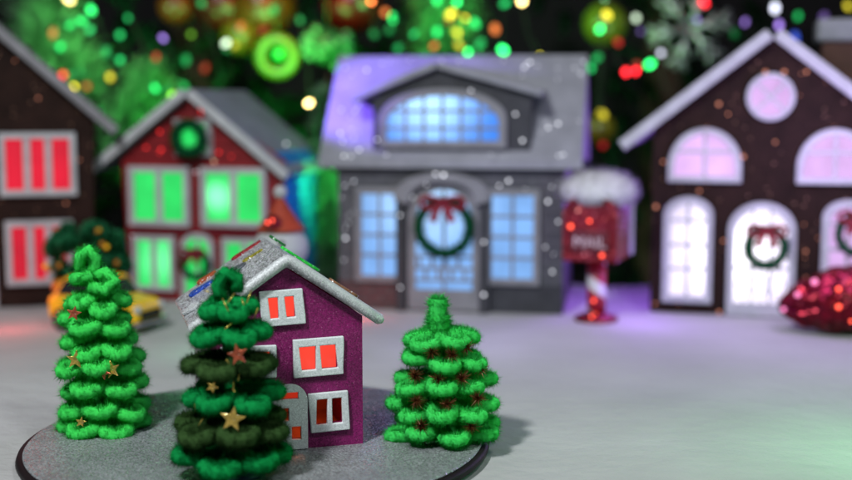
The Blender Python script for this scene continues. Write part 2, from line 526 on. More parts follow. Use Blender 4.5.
# snow blanket: white felt, softly uneven
m, n, l = nm('snow_blanket'); M['snow'] = m
o_ = N(n, 'ShaderNodeOutputMaterial'); p_ = N(n, 'ShaderNodeBsdfPrincipled'); l.new(p_.outputs[0], o_.inputs[0])
p_.inputs['Roughness'].default_value = .8; p_.inputs['Specular IOR Level'].default_value = .2; p_.inputs['Sheen Weight'].default_value = .1
tc_ = N(n, 'ShaderNodeTexCoord')
n1_ = N(n, 'ShaderNodeTexNoise', Scale=1.1, Detail=3.0); n2_ = N(n, 'ShaderNodeTexNoise', Scale=90.0, Detail=5.0)
n3_ = N(n, 'ShaderNodeTexNoise', Scale=9.0, Detail=4.0)
for q in (n1_, n2_, n3_): l.new(tc_.outputs['Object'], q.inputs['Vector'])
r_ = N(n, 'ShaderNodeMapRange'); r_.inputs['From Min'].default_value = .3; r_.inputs['From Max'].default_value = .7
r_.inputs['To Min'].default_value = .32; r_.inputs['To Max'].default_value = .40
l.new(n1_.outputs['Fac'], r_.inputs['Value'])
cx_ = N(n, 'ShaderNodeVectorMath', operation='SCALE'); cx_.inputs[0].default_value = (1, 1, 1.0)
l.new(r_.outputs[0], cx_.inputs['Scale']); l.new(cx_.outputs[0], p_.inputs['Base Color'])
b1_ = N(n, 'ShaderNodeBump', Strength=.25, Distance=.01); l.new(n2_.outputs['Fac'], b1_.inputs['Height'])
b2_ = N(n, 'ShaderNodeBump', Strength=.35, Distance=.05); l.new(n3_.outputs['Fac'], b2_.inputs['Height'])
l.new(b1_.outputs[0], b2_.inputs['Normal']); l.new(b2_.outputs[0], p_.inputs['Normal'])

GL = {}
def painted_glint(kind):  # emission that stands in for lamp sparkle on glitter
    if kind not in GL:
        c, s = {'w': ((.9, .92, 1.0), 2.4), 'r': ((1, .03, .03), 2.8), 'o': ((1, .36, .22), 1.1), 'y': ((1, .75, .5), 2.6),
                'R': ((1, .09, .05), 4.2), 'p': ((1, .25, .55), 1.8)}[kind]
        GL[kind] = glow('painted_glint_' + {'w': 'white', 'r': 'red', 'o': 'orange', 'y': 'warm', 'R': 'scarlet', 'p': 'pink'}[kind], c, s, sample=False)
    return GL[kind]


def flake(mb, p, mi, r=.0098, nrm=(0, -1, 0)):  # small glowing hexagon, a painted highlight on the glitter
    nrm = Vector(nrm).normalized()
    a = Vector((0, 0, 1)) if abs(nrm.z) < .9 else Vector((1, 0, 0))
    u = a.cross(nrm).normalized(); w = nrm.cross(u)
    r *= random.choice((.7, .8, .95, 1.1))
    mb.add([Vector(p) + nrm * .006 + (u * math.cos(k * PI / 3) + w * math.sin(k * PI / 3)) * r for k in range(6)], [tuple(range(6))], mi)


# ------------------------------------------------------------------ outlines
def rect(x0, x1, z0, z1): return [(x0, z0), (x1, z0), (x1, z1), (x0, z1)]


def arch(x0, x1, z0, z1, rise, k=14):
    """rect with an elliptical arched top of height rise below z1"""
    c, a = (x0 + x1) / 2, (x1 - x0) / 2
    o = [(x0, z0), (x1, z0)]
    for i in range(k + 1):
        t = PI * i / k
        o.append((c + a * math.cos(t), z1 - rise + rise * math.sin(t)))
    return o


def disc(cx, cz, r, k=28): return [(cx + r * math.cos(2 * PI * i / k), cz + r * math.sin(2 * PI * i / k)) for i in range(k)]


def window(parent, kind, x0, x1, z0, z1, bw, panes_mat, frame_mat, cols=1, rows=1, rise=0, mw=.018, y=0.0, name='window', cross=False,
           bars=None, label=None):
    """frame with muntins (the part) and its lit pane (the sub-part)"""
    mb = MB()
    if kind == 'rect': out, inn = rect(x0, x1, z0, z1), rect(x0 + bw, x1 - bw, z0 + bw, z1 - bw)
    elif kind == 'arch': out, inn = arch(x0, x1, z0, z1, rise), arch(x0 + bw, x1 - bw, z0 + bw, z1 - bw, max(rise - bw * .4, .02))
    else:
        cx, cz, r = (x0 + x1) / 2, (z0 + z1) / 2, (x1 - x0) / 2
        out, inn = disc(cx, cz, r), disc(cx, cz, r - bw)
    mb.ring(out, inn, y - .05, y + .004)
    ix0, ix1, iz0, iz1 = x0 + bw, x1 - bw, z0 + bw, z1 - bw
    ys0, ys1 = y - .036, y - .021
    if cross:
        cx, cz, r = (x0 + x1) / 2, (z0 + z1) / 2, (x1 - x0) / 2 - bw * .6
        for k, a in enumerate((PI / 4, -PI / 4)):
            mb.box(-r, r, ys0 - .003 * k, ys1, -mw / 2, mw / 2, M=Matrix.Translation((cx, 0, cz)) @ Matrix.Rotation(a, 4, 'Y'))
    else:
        for i in range(1, cols):
            x = ix0 + (ix1 - ix0) * i / cols
            zt = iz1
            if kind == 'arch':
                zt = iz1 - rise * (1 - math.sqrt(max(0, 1 - ((x - (x0 + x1) / 2) / ((x1 - x0) / 2)) ** 2))) + .01
            mb.box(x - mw / 2, x + mw / 2, ys0, ys1, iz0 - .004, zt + .004)
        zs = bars if bars else [iz0 + (iz1 - iz0) * j / rows for j in range(1, rows)]
        for z in zs:
            mb.box(ix0 - .004, ix1 + .004, ys0 - .003, ys1 - .002, z - mw / 2, z + mw / 2)
    w = mb.build(name, frame_mat, parent, bevel=.005, label=label)
    pb = MB()
    pb.prism(inn, y - .018, y + .002)
    pb.build('pane', panes_mat, w)
    return w


def bow_mb(c, s):
    mb = MB()
    c = Vector(c)
    for sg in (-1, 1):
        pth = []
        for i in range(17):
            t = 2 * PI * i / 17
            pth.append(c + Vector((sg * s * (.55 - .52 * math.cos(t)), -.02 - .12 * s * math.sin(t), s * (.36 * math.sin(t) * (.5 + .5 * (1 - math.cos(t)) / 2) + .08))))
        mb.tube(pth, s * .13, 8, closed=True)
        # tails
        tail = [c + Vector((sg * s * .06, -.03, 0)), c + Vector((sg * s * .3, -.035, -s * .35)), c + Vector((sg * s * .5, -.03, -s * .85))]
        v, f = [], []
        for k, q in enumerate(tail):
            wv = Vector((s * .13, 0, sg * s * .05)) * (1 + .25 * k)
            v += [q - wv, q + wv, q - wv + Vector((0, .012, 0)), q + wv + Vector((0, .012, 0))]
        for k in range(2):
            a = 4 * k
            f += [(a, a + 1, a + 5, a + 4), (a + 3, a + 2, a + 6, a + 7), (a, a + 4, a + 6, a + 2), (a + 1, a + 3, a + 7, a + 5)]
        f += [(0, 2, 3, 1), (8, 9, 11, 10)]
        mb.add(v, f)
    mb.ball(c + Vector((0, -.04, .02)), s * .17, 10, 8)
    return mb


def wreath(parent, x, z, R, r, y=-.06, bow=0.0):
    mb = MB()
    path = [(x + R * math.cos(2 * PI * i / 36), y, z + R * math.sin(2 * PI * i / 36)) for i in range(36)]
    mb.chenille(path, r * .55, r * 1.15, 2600, .008, closed=True, lean=.7, jit=.6)
    w = mb.build('wreath', M['wreath'], parent)
    if bow:
        bow_mb((x, y - r, z + R * .92), bow).build('bow', M['bow'], w)
    return w


def slope_slab(mb, p0, p1, y0, y1, th, mi=0):
    """roof slab from (x,z) p0 to p1, thickness th upwards, between depths y0, y1"""
    (xa, za), (xb, zb) = p0, p1
    d = Vector((xb - xa, 0, zb - za)).normalized()
    nz = Vector((-d.z, 0, d.x))
    if nz.z < 0: nz = -nz
    q = [Vector((xa, 0, za)), Vector((xb, 0, zb)), Vector((xb, 0, zb)) + nz * th, Vector((xa, 0, za)) + nz * th]
    v = [(p.x, y0, p.z) for p in q] + [(p.x, y1, p.z) for p in q]
    mb.add(v, [(0, 1, 2, 3), (7, 6, 5, 4), (1, 0, 4, 5), (2, 1, 5, 6), (3, 2, 6, 7), (0, 3, 7, 4)], mi)


# ------------------------------------------------------------------ setting
def snow_height(x, y):
    h = .026 * math.sin(1.3 * x + .7 * y) * math.sin(.9 * y - .4 * x + 1.0) + .010 * math.sin(2.9 * x - 1.7 * y) + .006 * math.sin(5.3 * y + 2.1 * x)
    k = min(1, max(0, (y - 8.9) / .9))
    h += .04 * k * (math.sin(2.3 * x) * .5 + .5)
    # keep it flat where things stand
    d = math.hypot(x + .72, y - 5.1)
    f = min(1, max(0, (d - 1.0) / .8)) * min(1, max(0, (7.2 - y) / .8) + k)
    return h * f - .002


mb = MB()
nx, ny = 110, 100
x0, x1, y0, y1 = -6.0, 6.0, 1.2, 9.75
v = []
for j in range(ny + 1):
    for i in range(nx + 1):
        x = x0 + (x1 - x0) * i / nx; y = y0 + (y1 - y0) * j / ny
        if j == ny: y += .06 * math.sin(3 * x) + .05 * math.sin(7.3 * x)
        v.append((x, y, snow_height(x, y)))
f = [(j * (nx + 1) + i, j * (nx + 1) + i + 1, (j + 1) * (nx + 1) + i + 1, (j + 1) * (nx + 1) + i) for j in range(ny) for i in range(nx)]
b = len(v)
v += [(x0 + (x1 - x0) * i / nx, y1 + .08, -.25) for i in range(nx + 1)]
f += [(ny * (nx + 1) + i, ny * (nx + 1) + i + 1, b + i + 1, b + i) for i in range(nx)]
mb.add(v, f, 0, True)
tag(mb.build('snow_ground', M['snow']), 'white felt snow blanket spread under the toy village', kind='structure')
mb = MB(); mb.box(-6.2, 6.2, 1.0, 9.95, -.6, -.26)
tag(mb.build('table', plain('dark_table', (.03, .02, .015), .5), bevel=.02), kind='structure')
mb = MB(); mb.box(-14, 14, -2, 17.4, -7.2, -7.0)
tag(mb.build('floor', plain('dark_floor', (.02, .016, .014), .6)), kind='structure')
mb = MB(); mb.box(-14, 14, 17.5, 17.7, -7, 9)
tag(mb.build('backdrop', plain('dark_room_wall', (.012, .009, .012), .9)), kind='structure')

# ------------------------------------------------------------------ display board
bc = Vector((-.735, 5.06, 0)); BR = .985
bd = thing('display_board', 'round grey glitter board with a dark rim under the small house', 'display board', bc)
mb = MB(); mb.lathe([(BR - .05, 0), (BR + .012, .012), (BR + .026, .028), (BR + .020, .044), (BR + .002, .05), (.1, .05)], 128)
mb.build('rim', M['board_rim'], bd)
mb = MB(); mb.lathe([(BR - .02, .048), (BR - .003, .054), (BR - .008, .06), (.02, .06)], 128, smooth=False)
mb.build('glitter_top', M['board_top'], bd)


# ------------------------------------------------------------------ pipe-cleaner trees
def petal(R, w, th, z, droop, k=13, inner=.12):
    """one loop of stem: out from the trunk, round and back"""
    c = R * .56
    out = []
    for i in range(k):
        t = PI - 2 * PI * (i + .5) / k + .0
        rad = c + (R - c) * math.cos(t) if math.cos(t) > 0 else c + (c - R * inner) * math.cos(t)
        tan = w * math.sin(t) * (.72 + .28 * math.cos(t))
        out.append(Vector((rad * math.cos(th) - tan * math.sin(th), rad * math.sin(th) + tan * math.cos(th),
                           z - droop * (rad / R) ** 2 + random.uniform(-.004, .004))))
    return out


def star_mb(s, th=.008):
    o = []
    for i in range(10):
        r = s if i % 2 == 0 else s * .42
        a = PI / 2 + i * PI / 5
        o.append((r * math.cos(a), r * math.sin(a)))
    mb = MB(); mb.prism(o, -th / 2, th / 2)
    return mb


def put_star(parent, p, s, m, ang, yaw, pitch=0.0):
    o = star_mb(s * .82).build('star', m, parent, bevel=.001)
    o.location = p
    o.rotation_euler = (pitch, ang, yaw)
    return o


# right tree: five tiers of small plump loops, bronze tufts between
tl = G(446, 449, BOARD) + Vector((0, .2, 0)); tl.z = BOARD
tr = thing('pipe_cleaner_tree', 'bright green pipe cleaner tree with bronze tinsel tufts, right of the small house', 'craft tree', tl)
mb = MB(); mb.tube([(0, 0, 0), (.0, 0, .3), (-.02, 0, .58)], [.05, .04, .02], 10)
mb.build('trunk', M['wire'], tr)
for z, R, off, dx, nn in [(.050, .240, .22, .0, 8), (.150, .230, .62, .008, 8), (.250, .204, .15, -.002, 7), (.350, .176, .55, -.012, 6), (.450, .152, .35, -.022, 5)]:
    mb = MB()
    for k in range(nn):
        th = off + 2 * PI * k / nn + random.uniform(-.06, .06)
        rr = R * random.uniform(.90, 1.09)
        p = [q + Vector((dx, 0, 0)) for q in petal(rr, PI * R / nn * 1.06 - .036, th, z + random.uniform(-.014, .014), random.uniform(0, .035))]
        mb.chenille(p, .027, .047, 10500, .0021, .024, jit=.42)
    mb.build('branch_tier', M['neon'], tr)
mb = MB(); mb.chenille([(-.03, 0, .43), (-.036, -.005, .52), (-.032, 0, .605)], .038, .064, 13000, .0021, .024, jit=.42)
mb.chenille([(-.028, 0, .45), (-.03, 0, .535)], .045, .075, 14000, .0021, .024, jit=.4)
mb.build('tip', M['neon'], tr)
for (ax, az, rr) in [(-1.95, .405, .165), (-1.42, .395, .16), (-.95, .42, .15), (-1.75, .298, .19), (-1.2, .298, .19), (-2.35, .30, .19), (-1.55, .197, .215), (-2.2, .2, .215), (-.9, .21, .22),
                     (-2.05, .10, .23), (-1.1, .10, .235), (-.6, .32, .18)]:
    mb = MB()
    c = np.array([[rr * math.cos(ax) * .98, rr * math.sin(ax) * .98, az]])
    nn = 170
    d = rng.normal(size=(nn, 3)); d /= np.linalg.norm(d, axis=1, keepdims=True)
    mb.fibres(np.repeat(c, nn, 0), d, .0, .044 * (.6 + .6 * rng.random(nn)), .004)
    mb.build('tinsel_tuft', M['tinsel_brown'], tr)

# left tree: tall, seven tiers, gold stars, curled tip
tl = G(93, 438, BOARD) + Vector((0, .17, 0)); tl.z = BOARD
tr = thing('pipe_cleaner_tree', 'tall bright green pipe cleaner tree with gold stars at the left edge of the board', 'craft tree', tl)
mb = MB(); mb.tube([(0, 0, 0), (0, 0, .4), (-.01, 0, .72)], [.05, .04, .02], 10)
mb.build('trunk', M['wire'], tr)
for z, R, off, dx, nn in [(.045, .190, .1, -.005, 6), (.130, .184, .55, .008, 6), (.220, .184, .2, .008, 6), (.315, .174, .75, .0, 6), (.41, .160, .3, -.005, 6), (.505, .146, .8, -.012, 5), (.59, .122, .35, -.012, 5)]:
    mb = MB()
    for k in range(nn):
        th = off + 2 * PI * k / nn + random.uniform(-.12, .12)
        rr = R * random.uniform(.88, 1.10)
        p = [q + Vector((dx, 0, 0)) for q in petal(rr, PI * R / nn * 1.1 - .034, th, z + random.uniform(-.028, .028), .034)]
        mb.chenille(p, .028, .051, 9000, .0021, .024, jit=.42)
    mb.build('branch_tier', M['lime'], tr)
mb = MB()
sp = [(-.02 + .085 * math.cos(-.9 + i * .55), .07 * math.sin(-.9 + i * .55), .625 + .0065 * i) for i in range(11)]
sp += [(-.055, .0, .70), (-.075, -.02, .735), (-.065, -.04, .78), (-.03, -.04, .805), (-.005, -.03, .77), (-.015, -.02, .72), (.005, -.02, .69)]
mb.chenille(sp, .028, .047, 9000, .0021, .024, jit=.42)
mb.chenille([(-.02, -.06, .645), (.045, -.075, .635), (.08, -.04, .67), (.04, -.035, .705), (-.01, -.03, .69)], .028, .047, 9000, .0021, .024, jit=.42)
mb.build('tip', M['lime'], tr)
for (x, z, s, mm, a, yw) in [(-.07, .545, .042, 'copper', .2, .1), (-.065, .345, .052, 'gold', .1, .2), (.088, .300, .05, 'gold', -.3, -.3), (.055, .290, .04, 'copper', .4, -.2),
                             (-.045, .075, .03, 'gold', .2, .2)]:
    put_star(tr, (x, -math.sqrt(max(.0, .185 ** 2 - x * x)) * (1 - .35 * z) - .012, z), s, M[mm], a, yw, -.2)

# front tree: emerald and olive tiers, nearer the camera
tl = G(224, 492, BOARD) + Vector((0, .21, 0)); tl.z = BOARD
tr = thing('pipe_cleaner_tree', 'emerald and olive pipe cleaner tree with gold stars in front of the small house', 'craft tree', tl)
mb = MB(); mb.lathe([(.12, 0), (.125, .012), (.11, .03), (.05, .05)], 24)
mb.build('base', M['navy'], tr)
mb = MB(); mb.tube([(0, 0, .03), (0, 0, .4), (-.015, 0, .82)], [.045, .035, .012], 10)
mb.build('trunk', M['wire'], tr)
for z, R, off, dx, nn, mm, rr_ in [(.10, .268, .35, .0, 6, 'emerald', .056), (.215, .258, .8, .004, 6, 'olive', .058), (.335, .218, .2, .004, 6, 'emerald', .054),
                                   (.452, .205, .62, -.004, 5, 'olive', .055), (.57, .168, .1, .0, 5, 'emerald', .053), (.675, .118, .5, -.006, 4, 'emerald', .05)]:
    mb = MB()
    for k in range(nn):
        th = off + 2 * PI * k / nn + random.uniform(-.1, .1)
        rr = R * random.uniform(.94, 1.06)
        p = [q + Vector((dx, 0, 0)) for q in petal(rr * .80, PI * R / nn * .80 - .03, th, z + random.uniform(-.016, .016), .02)]
        mb.chenille(p, .030, rr_ * .92, 9500, .0023, .024, jit=.3)
    mb.build('branch_tier', M[mm], tr)
mb = MB()
mb.chenille([(-.03, -.01, .70), (-.04, -.02, .75), (-.012, -.02, .80), (.03, -.01, .78), (.025, 0, .73)], .028, .043, 7000, .0030, .024)
mb.build('tip', M['emerald'], tr)
for (x, z, s, mm, a, yw) in [(.035, .275, .062, 'gold', .15, .0), (.055, .515, .052, 'copper', -.25, -.2), (-.04, .395, .028, 'gold', .5, .1)]:
    put_star(tr, (x, -.222 * (1 - .42 * z), z), s, M[mm], a, yw, -.15)
for k in range(16):
    a = -PI / 2 + random.uniform(-1.2, 1.2); z = random.uniform(.25, .74); r = .18 * (1 - .6 * z)
    p = Vector((r * math.cos(a), r * math.sin(a), z))
    mb = MB(); mb.tube([p, p + Vector((random.uniform(-.03, .03), -.02, random.uniform(-.05, .05)))], .0025, 5)
    mb.build('gold_thread', M['gold_thread'], tr)

# ------------------------------------------------------------------ small magenta house
c1, c2 = G(211, 456, BOARD), G(363, 443.5, BOARD)
W = (c2 - c1).length
hr = math.atan2(c2.y - c1.y, c2.x - c1.x)
hc = (c1 + c2) / 2; hc.z = BOARD
hs = thing('small_house', 'small magenta glitter house with lit red windows and silver roof', 'toy house', hc, hr)
k1 = 1 / math.hypot(1, 0)


def fl(px, py):
    """photo position on the front wall -> the wall's own x, z"""
    t = (px - 211) / 152.0
    Y = c1.y + (c2.y - c1.y) * t
    return (t - .5) * W, Z(py, Y) - BOARD


hw = W / 2
ez = fl(360, 318)[1] + .01
az = fl(286, 268)[1]
slope = (az - ez) / hw
topf = lambda x: az - abs(x) * slope
D = .60
T = .028


def fr(px0, px1, py0, py1):
    xa, zb = fl(px0, py1); xb, zt = fl(px1, py0)
    return xa, xb, zb, zt


wins = [  # frame rectangle and its openings, photo positions
    ((261, 304, 288.5, 326), [(269.5, 278.5, 297, 318.5), (285.5, 294.5, 295.5, 316.5)], 'lit', -.045),
    ((292.5, 343, 336, 377), [(299.5, 315, 345.5, 370), (320, 336, 344, 368)], 'lit', -.03),
    ((222, 276, 344, 380), [(228, 243, 352, 373), (252, 270, 351, 372)], 'lit', .02),
    ((308, 348, 390, 432), [(315, 326, 398.5, 424.5), (331, 341, 396.5, 422)], 'dark', -.03),
]
holes = []
for frm, ops, kd, _ in wins:
    for op in ops:
        a = fr(*op); holes.append((a[0] - .004, a[1] + .004, a[2] - .004, a[3] + .004))
door_ops = [fr(277, 297, 391, 399.5), fr(277, 287.5, 407, 421), fr(290, 299.5, 425, 439)]
for a in door_ops: holes.append((a[0] - .004, a[1] + .004, a[2] - .004, a[3] + .004))
xs = sorted({-hw, 0.0, hw} | {h[0] for h in holes} | {h[1] for h in holes})
zs = sorted({0.0, az} | {h[2] for h in holes} | {h[3] for h in holes})
inh = lambda x, z: any(h[0] < x < h[1] and h[2] < z < h[3] for h in holes)
mb = MB()
mb.grid(xs, zs, inh, 0, T, topf)                                     # front wall with its openings
gable = [(-hw, 0), (hw, 0), (hw, ez), (0, az), (-hw, ez)]
mb.prism(gable, D - T, D)
mb.box(hw - T, hw, T, D - T, 0, ez - .002)
wall = mb.build('wall', M['magenta'], hs)
mb = MB(); mb.box(-hw, -hw + T, T, D - T, 0, ez - .002)
mb.build('side_wall', M['foam_roof'], hs, label='silver glitter side wall')
mb = MB()
mb.box(-hw + T + .004, hw - T - .004, D - T - .012, D - T - .004, .0, ez)
mb.box(-hw + T + .004, hw - T - .004, T + .002, D - T - .014, .001, .008)
mb.box(-hw + T + .004, hw - T - .004, T + .01, D - T - .014, .285, .295)
mb.build('interior', M['inside'], hs)
red_pane = glow('red_lit_pane', (1.0, .065, .038), 1.0, var=.12)
for frm, ops, kd, rot in wins:
    xa, xb, za, zb = fr(*frm)
    oo = [fr(*q) for q in ops]
    cx, cz = (xa + xb) / 2, (za + zb) / 2
    gx = sorted({xa, xb} | {q[0] for q in oo} | {q[1] for q in oo})
    z_lo = sum(q[2] for q in oo) / len(oo); z_hi = sum(q[3] for q in oo) / len(oo)
    gz = [za, z_lo, z_hi, zb]
    jx = {x: random.uniform(-.004, .004) for x in gx}
    def warp(x, z, cx=cx, cz=cz, rot=rot, jx=jx):
        dx, dz = x - cx + jx.get(x, 0) * (1 if z > cz else -1), z - cz
        return cx + dx * math.cos(rot) + dz * math.sin(rot), cz - dx * math.sin(rot) * .8 + dz * math.cos(rot)
    mb = MB()
    mb.grid(gx, gz, lambda x, z: any(q[0] < x < q[1] and z_lo < z < z_hi for q in oo), -.020, -.001, None, warp=warp)
    w = mb.build('window', M['foam_white'], hs, bevel=.0045, seg=3)
    if kd == 'lit':
        for q in oo:
            pb = MB(); pb.box(q[0] - .012, q[1] + .012, T - .006, T + .002, z_lo - .012, z_hi + .012)
            pb.build('pane', red_pane, w)
# arched foam door
xa, xb, za, zb = fr(271, 306, 382.5, 451)
dz0 = .004
ac, ar = (xa + xb) / 2, (xb - xa) / 2
tops = lambda x: zb - ar * .95 * (1 - math.sqrt(max(0, 1 - ((x - ac) / ar) ** 2)))
gx = sorted({xa, xb} | {q[0] for q in door_ops} | {q[1] for q in door_ops} | {ac + ar * math.cos(PI * i / 16) for i in range(1, 16)})
gz = sorted({dz0, zb} | {q[2] for q in door_ops} | {q[3] for q in door_ops})
mb = MB()
mb.grid(gx, gz, lambda x, z: any(q[0] < x < q[1] and q[2] < z < q[3] for q in door_ops), -.020, -.001, tops)
dr = mb.build('door', M['foam_white'], hs, bevel=.004, seg=3)
q = door_ops[0]
pb = MB(); pb.box(q[0] - .01, q[1] + .01, T - .006, T + .002, q[2] - .01, q[3] + .01)
pb.build('pane', glow('dim_red_pane', (1, .05, .02), .42), dr)
# roof: two soft foam slabs with a rolled front edge
ovx = .374 * W / .634
sl = (fl(286, 258)[1] - fl(375, 322)[1]) / ((375 - 286) / 152.0 * W)
apx = fl(286, 258)[1]
th_ = .046
zin = az + .006
eax = hw + .07
mb = MB()
rp = [(-eax, zin - slope * eax), (0, zin), (eax, zin - slope * eax)]
nl = math.hypot(1, slope)
up = th_ * nl
outl = rp + [(eax + th_ * slope / nl * .6, zin - slope * eax + th_ * .75), (0, zin + up), (-eax - th_ * slope / nl * .6, zin - slope * eax + th_ * .75)]
mb.prism(outl, -.03, D + .06)
roof = mb.build('roof', M['foam_roof'], hs, bevel=.014, seg=3)
mb = MB()
tp = [(-eax - .01, -.035, zin - slope * eax + .018), (-.02, -.035, zin + .022), (0, -.035, zin + .032), (.02, -.035, zin + .022), (eax + .01, -.035, zin - slope * eax + .018)]
mb.tube([tp[0]] + [(tp[0][0] * (1 - t) + tp[1][0] * t, -.035, tp[0][2] * (1 - t) + tp[1][2] * t) for t in (.03, .25, .5, .75)] + tp[1:4] +
        [(tp[3][0] * (1 - t) + tp[4][0] * t, -.035, tp[3][2] * (1 - t) + tp[4][2] * t) for t in (.25, .5, .75, .97)] + [tp[4]], [.012] + [.0235] * 11 + [.012], 12)
mb.build('edging', M['foam_trim'], roof, label='rounded silver foam edge along the gable')


def roof_bit(u, v, side, length, wid, ang, matl, name='bulb_cutout', lift=.004):
    """flat coloured cut-out glued on the roof: u from ridge to eave, v from front to back"""
    x = side * u * eax; y = -.03 + v * (D + .09)
    z = zin + up - slope * abs(x) - (.008 if u > .1 else 0)
    o = []
    for i in range(20):
        t = 2 * PI * i / 20
        o.append((length / 2 * 1.05 * math.cos(t), wid / 2 * 1.5 * math.sin(t) * (1 + .35 * math.cos(t)) + .006 * math.sin(3 * t)))
    mb = MB(); mb.prism(o, -.006, .006)
    ob = mb.build(name, matl, roof, bevel=.002)
    d = Vector((side, 0, -slope)).normalized(); nrm = Vector((side * slope, 0, 1)).normalized(); yy = Vector((0, 1, 0))
    e1 = d * math.cos(ang) + yy * math.sin(ang); e3 = nrm.cross(e1)
    R = Matrix((e1, -nrm, e3)).transposed().to_4x4()
    if R.determinant() < 0: R = Matrix((e1, -nrm, -e3)).transposed().to_4x4()
    ob.matrix_local = Matrix.Translation(Vector((x, y, z)) + nrm * (lift + .002)) @ R
    return ob


gm = lambda nme, c: glitter(nme, c, 220, .03, .3, .4, .6, .4)
roof_bit(.20, .90, -1, .155, .034, .25, gm('red_glitter', (.30, .01, .02)))
roof_bit(.20, .60, -1, .105, .026, .35, gm('olive_glitter', (.30, .27, .03)))
roof_bit(.40, .55, -1, .10, .060, .5, gm('grey_glitter', (.10, .11, .13)))
roof_bit(.76, .72, -1, .125, .045, .25, gm('blue_glitter', (.02, .07, .40)))
roof_bit(.66, .93, -1, .10, .04, .2, gm('orange_glitter', (.42, .09, .03)))
roof_bit(.93, .35, -1, .08, .05, .9, M['foam_trim'], 'bulb_cutout')
roof_bit(.28, .52, 1, .20, .06, .15, gm('leaf_green_glitter', (.02, .50, .05)), lift=.014)
roof_bit(.09, .80, 1, .07, .06, .5, gm('dark_green_glitter', (.02, .16, .04)), lift=.02)
roof_bit(.76, .45, 1, .15, .04, .0, gm('copper_glitter', (.22, .10, .05)), lift=.008)


# ------------------------------------------------------------------ grey stone house
phi = math.radians(10)
gl = G(449, 311); gs = F / (gl.y * math.cos(PITCH) + H * math.sin(PITCH))
gx = lambda px: (px - 449) / gs / math.cos(phi)
gz = lambda py: Z(py, gl.y)
gh = thing('stone_house', 'grey stone house with blue lit windows, arched dormer and wreath on the door', 'toy house', gl, -phi)
hwG, dG = (560 - 338) / 2 / gs / math.cos(phi), 1.0
zE = gz(163)
mb = MB()
ridge_y = .56
zR = 1.80
# body as an end-gable prism: profile in (y, z) extruded along x
prof = [(0, 0), (dG + .12, 0), (dG + .12, zE), (ridge_y, zR - .06), (0, zE)]
v = [(-hwG, y, z) for y, z in prof] + [(hwG, y, z) for y, z in prof]
k = len(prof)
mb.add(v, [tuple(range(k)), tuple(range(2 * k - 1, k - 1, -1))] + [((i + 1) % k, i, k + i, k + (i + 1) % k) for i in range(k)], 0)
fw = []
for q in [(498, 185), (507, 180), (543, 245), (550, 269), (550, 284), (503, 302), (486, 300), (487, 306), (364, 168), (345, 240), (349, 292), (545, 200), (538, 300)]:
    flake(mb, (gx(q[0]), -.002, gz(q[1])), 1)
for k in range(70):
    flake(mb, (random.uniform(-hwG + .02, hwG - .02), -.002, random.uniform(.02, zE - .1)), 1, random.uniform(.0045, .0075))
mb.build('wall', [M['stone'], painted_glint('w')], gh)
mb = MB(); mb.box(-hwG - .004, gx(404), -.012, -.001, .0, gz(283)); mb.build('brick_base', M['brick_base'], gh)
mb = MB(); mb.box(gx(485), hwG + .004, -.012, -.001, .0, gz(283)); mb.build('stone_base', M['dark_face'], gh)
# main roof
roofw = .955
mb = MB()
th = .055
sy0, sz0 = -.07, zE - .035
prof = [(sy0, sz0), (ridge_y, zR), (dG + .19, sz0), (dG + .19, sz0 + th), (ridge_y, zR + th * 1.3), (sy0, sz0 + th)]
v = [(-roofw, y, z) for y, z in prof] + [(roofw, y, z) for y, z in prof]
k = 6
fc = [(0, 1, 4, 5), (1, 2, 3, 4), (11, 10, 7, 6), (10, 9, 8, 7)] + [((i + 1) % k, i, k + i, k + (i + 1) % k) for i in range(k)]
mb.add(v, fc, 0)
for q in [(363, 76), (354, 118), (522, 69), (517, 74), (553, 130), (544, 134), (560, 159), (345, 162), (352, 162), (360, 156), (340, 140), (343, 148), (556, 160)]:
    t = (165 - q[1]) / (165 - 61)
    Yy = sy0 + (ridge_y - sy0) * t
    Yw = gl.y + Yy
    flake(mb, ((q[0] - 449 - 6 * t) / (F / (Yw + .1)) / math.cos(phi), Yy, sz0 + th + (zR + th * .3 - sz0) * t), 1, nrm=(0, -.75, .65))
for k in range(60):
    t = random.uniform(.02, .98)
    flake(mb, (random.uniform(-.93, .93), sy0 + (ridge_y - sy0) * t, sz0 + th + (zR + th * .3 - sz0) * t), 1, random.uniform(.0045, .0075), nrm=(0, -.75, .65))
mb.build('roof', [M['roof_snow'], painted_glint('w')], gh)
# fascia band under the eave
mb = MB(); mb.box(-hwG - .02, hwG + .02, -.03, -.001, zE - .075, zE - .036); mb.build('fascia', M['dark_face'], gh, bevel=.004)
# dormer
dx0, dx1 = gx(374), gx(528)
de, da = gz(98), gz(70)
dxc = gx(438)
dfy = -.012
mb = MB(); mb.prism([(dx0, zE + .02), (dx1, zE + .02), (dx1, de), (dxc, da), (dx0, de)], dfy, .62)
for q in [(470, 91), (479, 95), (513, 114), (369, 140), (520, 140)]:
    flake(mb, (gx(max(378, q[0])), dfy, gz(q[1])), 1)
dm = mb.build('dormer', [M['dark_face'], painted_glint('w')], gh)
mb = MB()
slp = (da - de) / (dxc - dx0)
for sgn, xe in ((-1, gx(354)), (1, gx(538))):
    ze = da + .03 - slp * abs(xe - dxc) * (1 if sgn < 0 else (da - de) / (dx1 - dxc) / slp)
    slope_slab(mb, (xe, ze), (dxc, da + .012), dfy - .07, .75, .045)
mb.build('dormer_roof', M['roof_snow'], dm, bevel=.008)
bluep = glow('blue_lit_pane', (.05, .27, 1.0), .85, (gx(430), 0, gz(100)), .9, .62, (.35, .62, 1.0), var=.1)
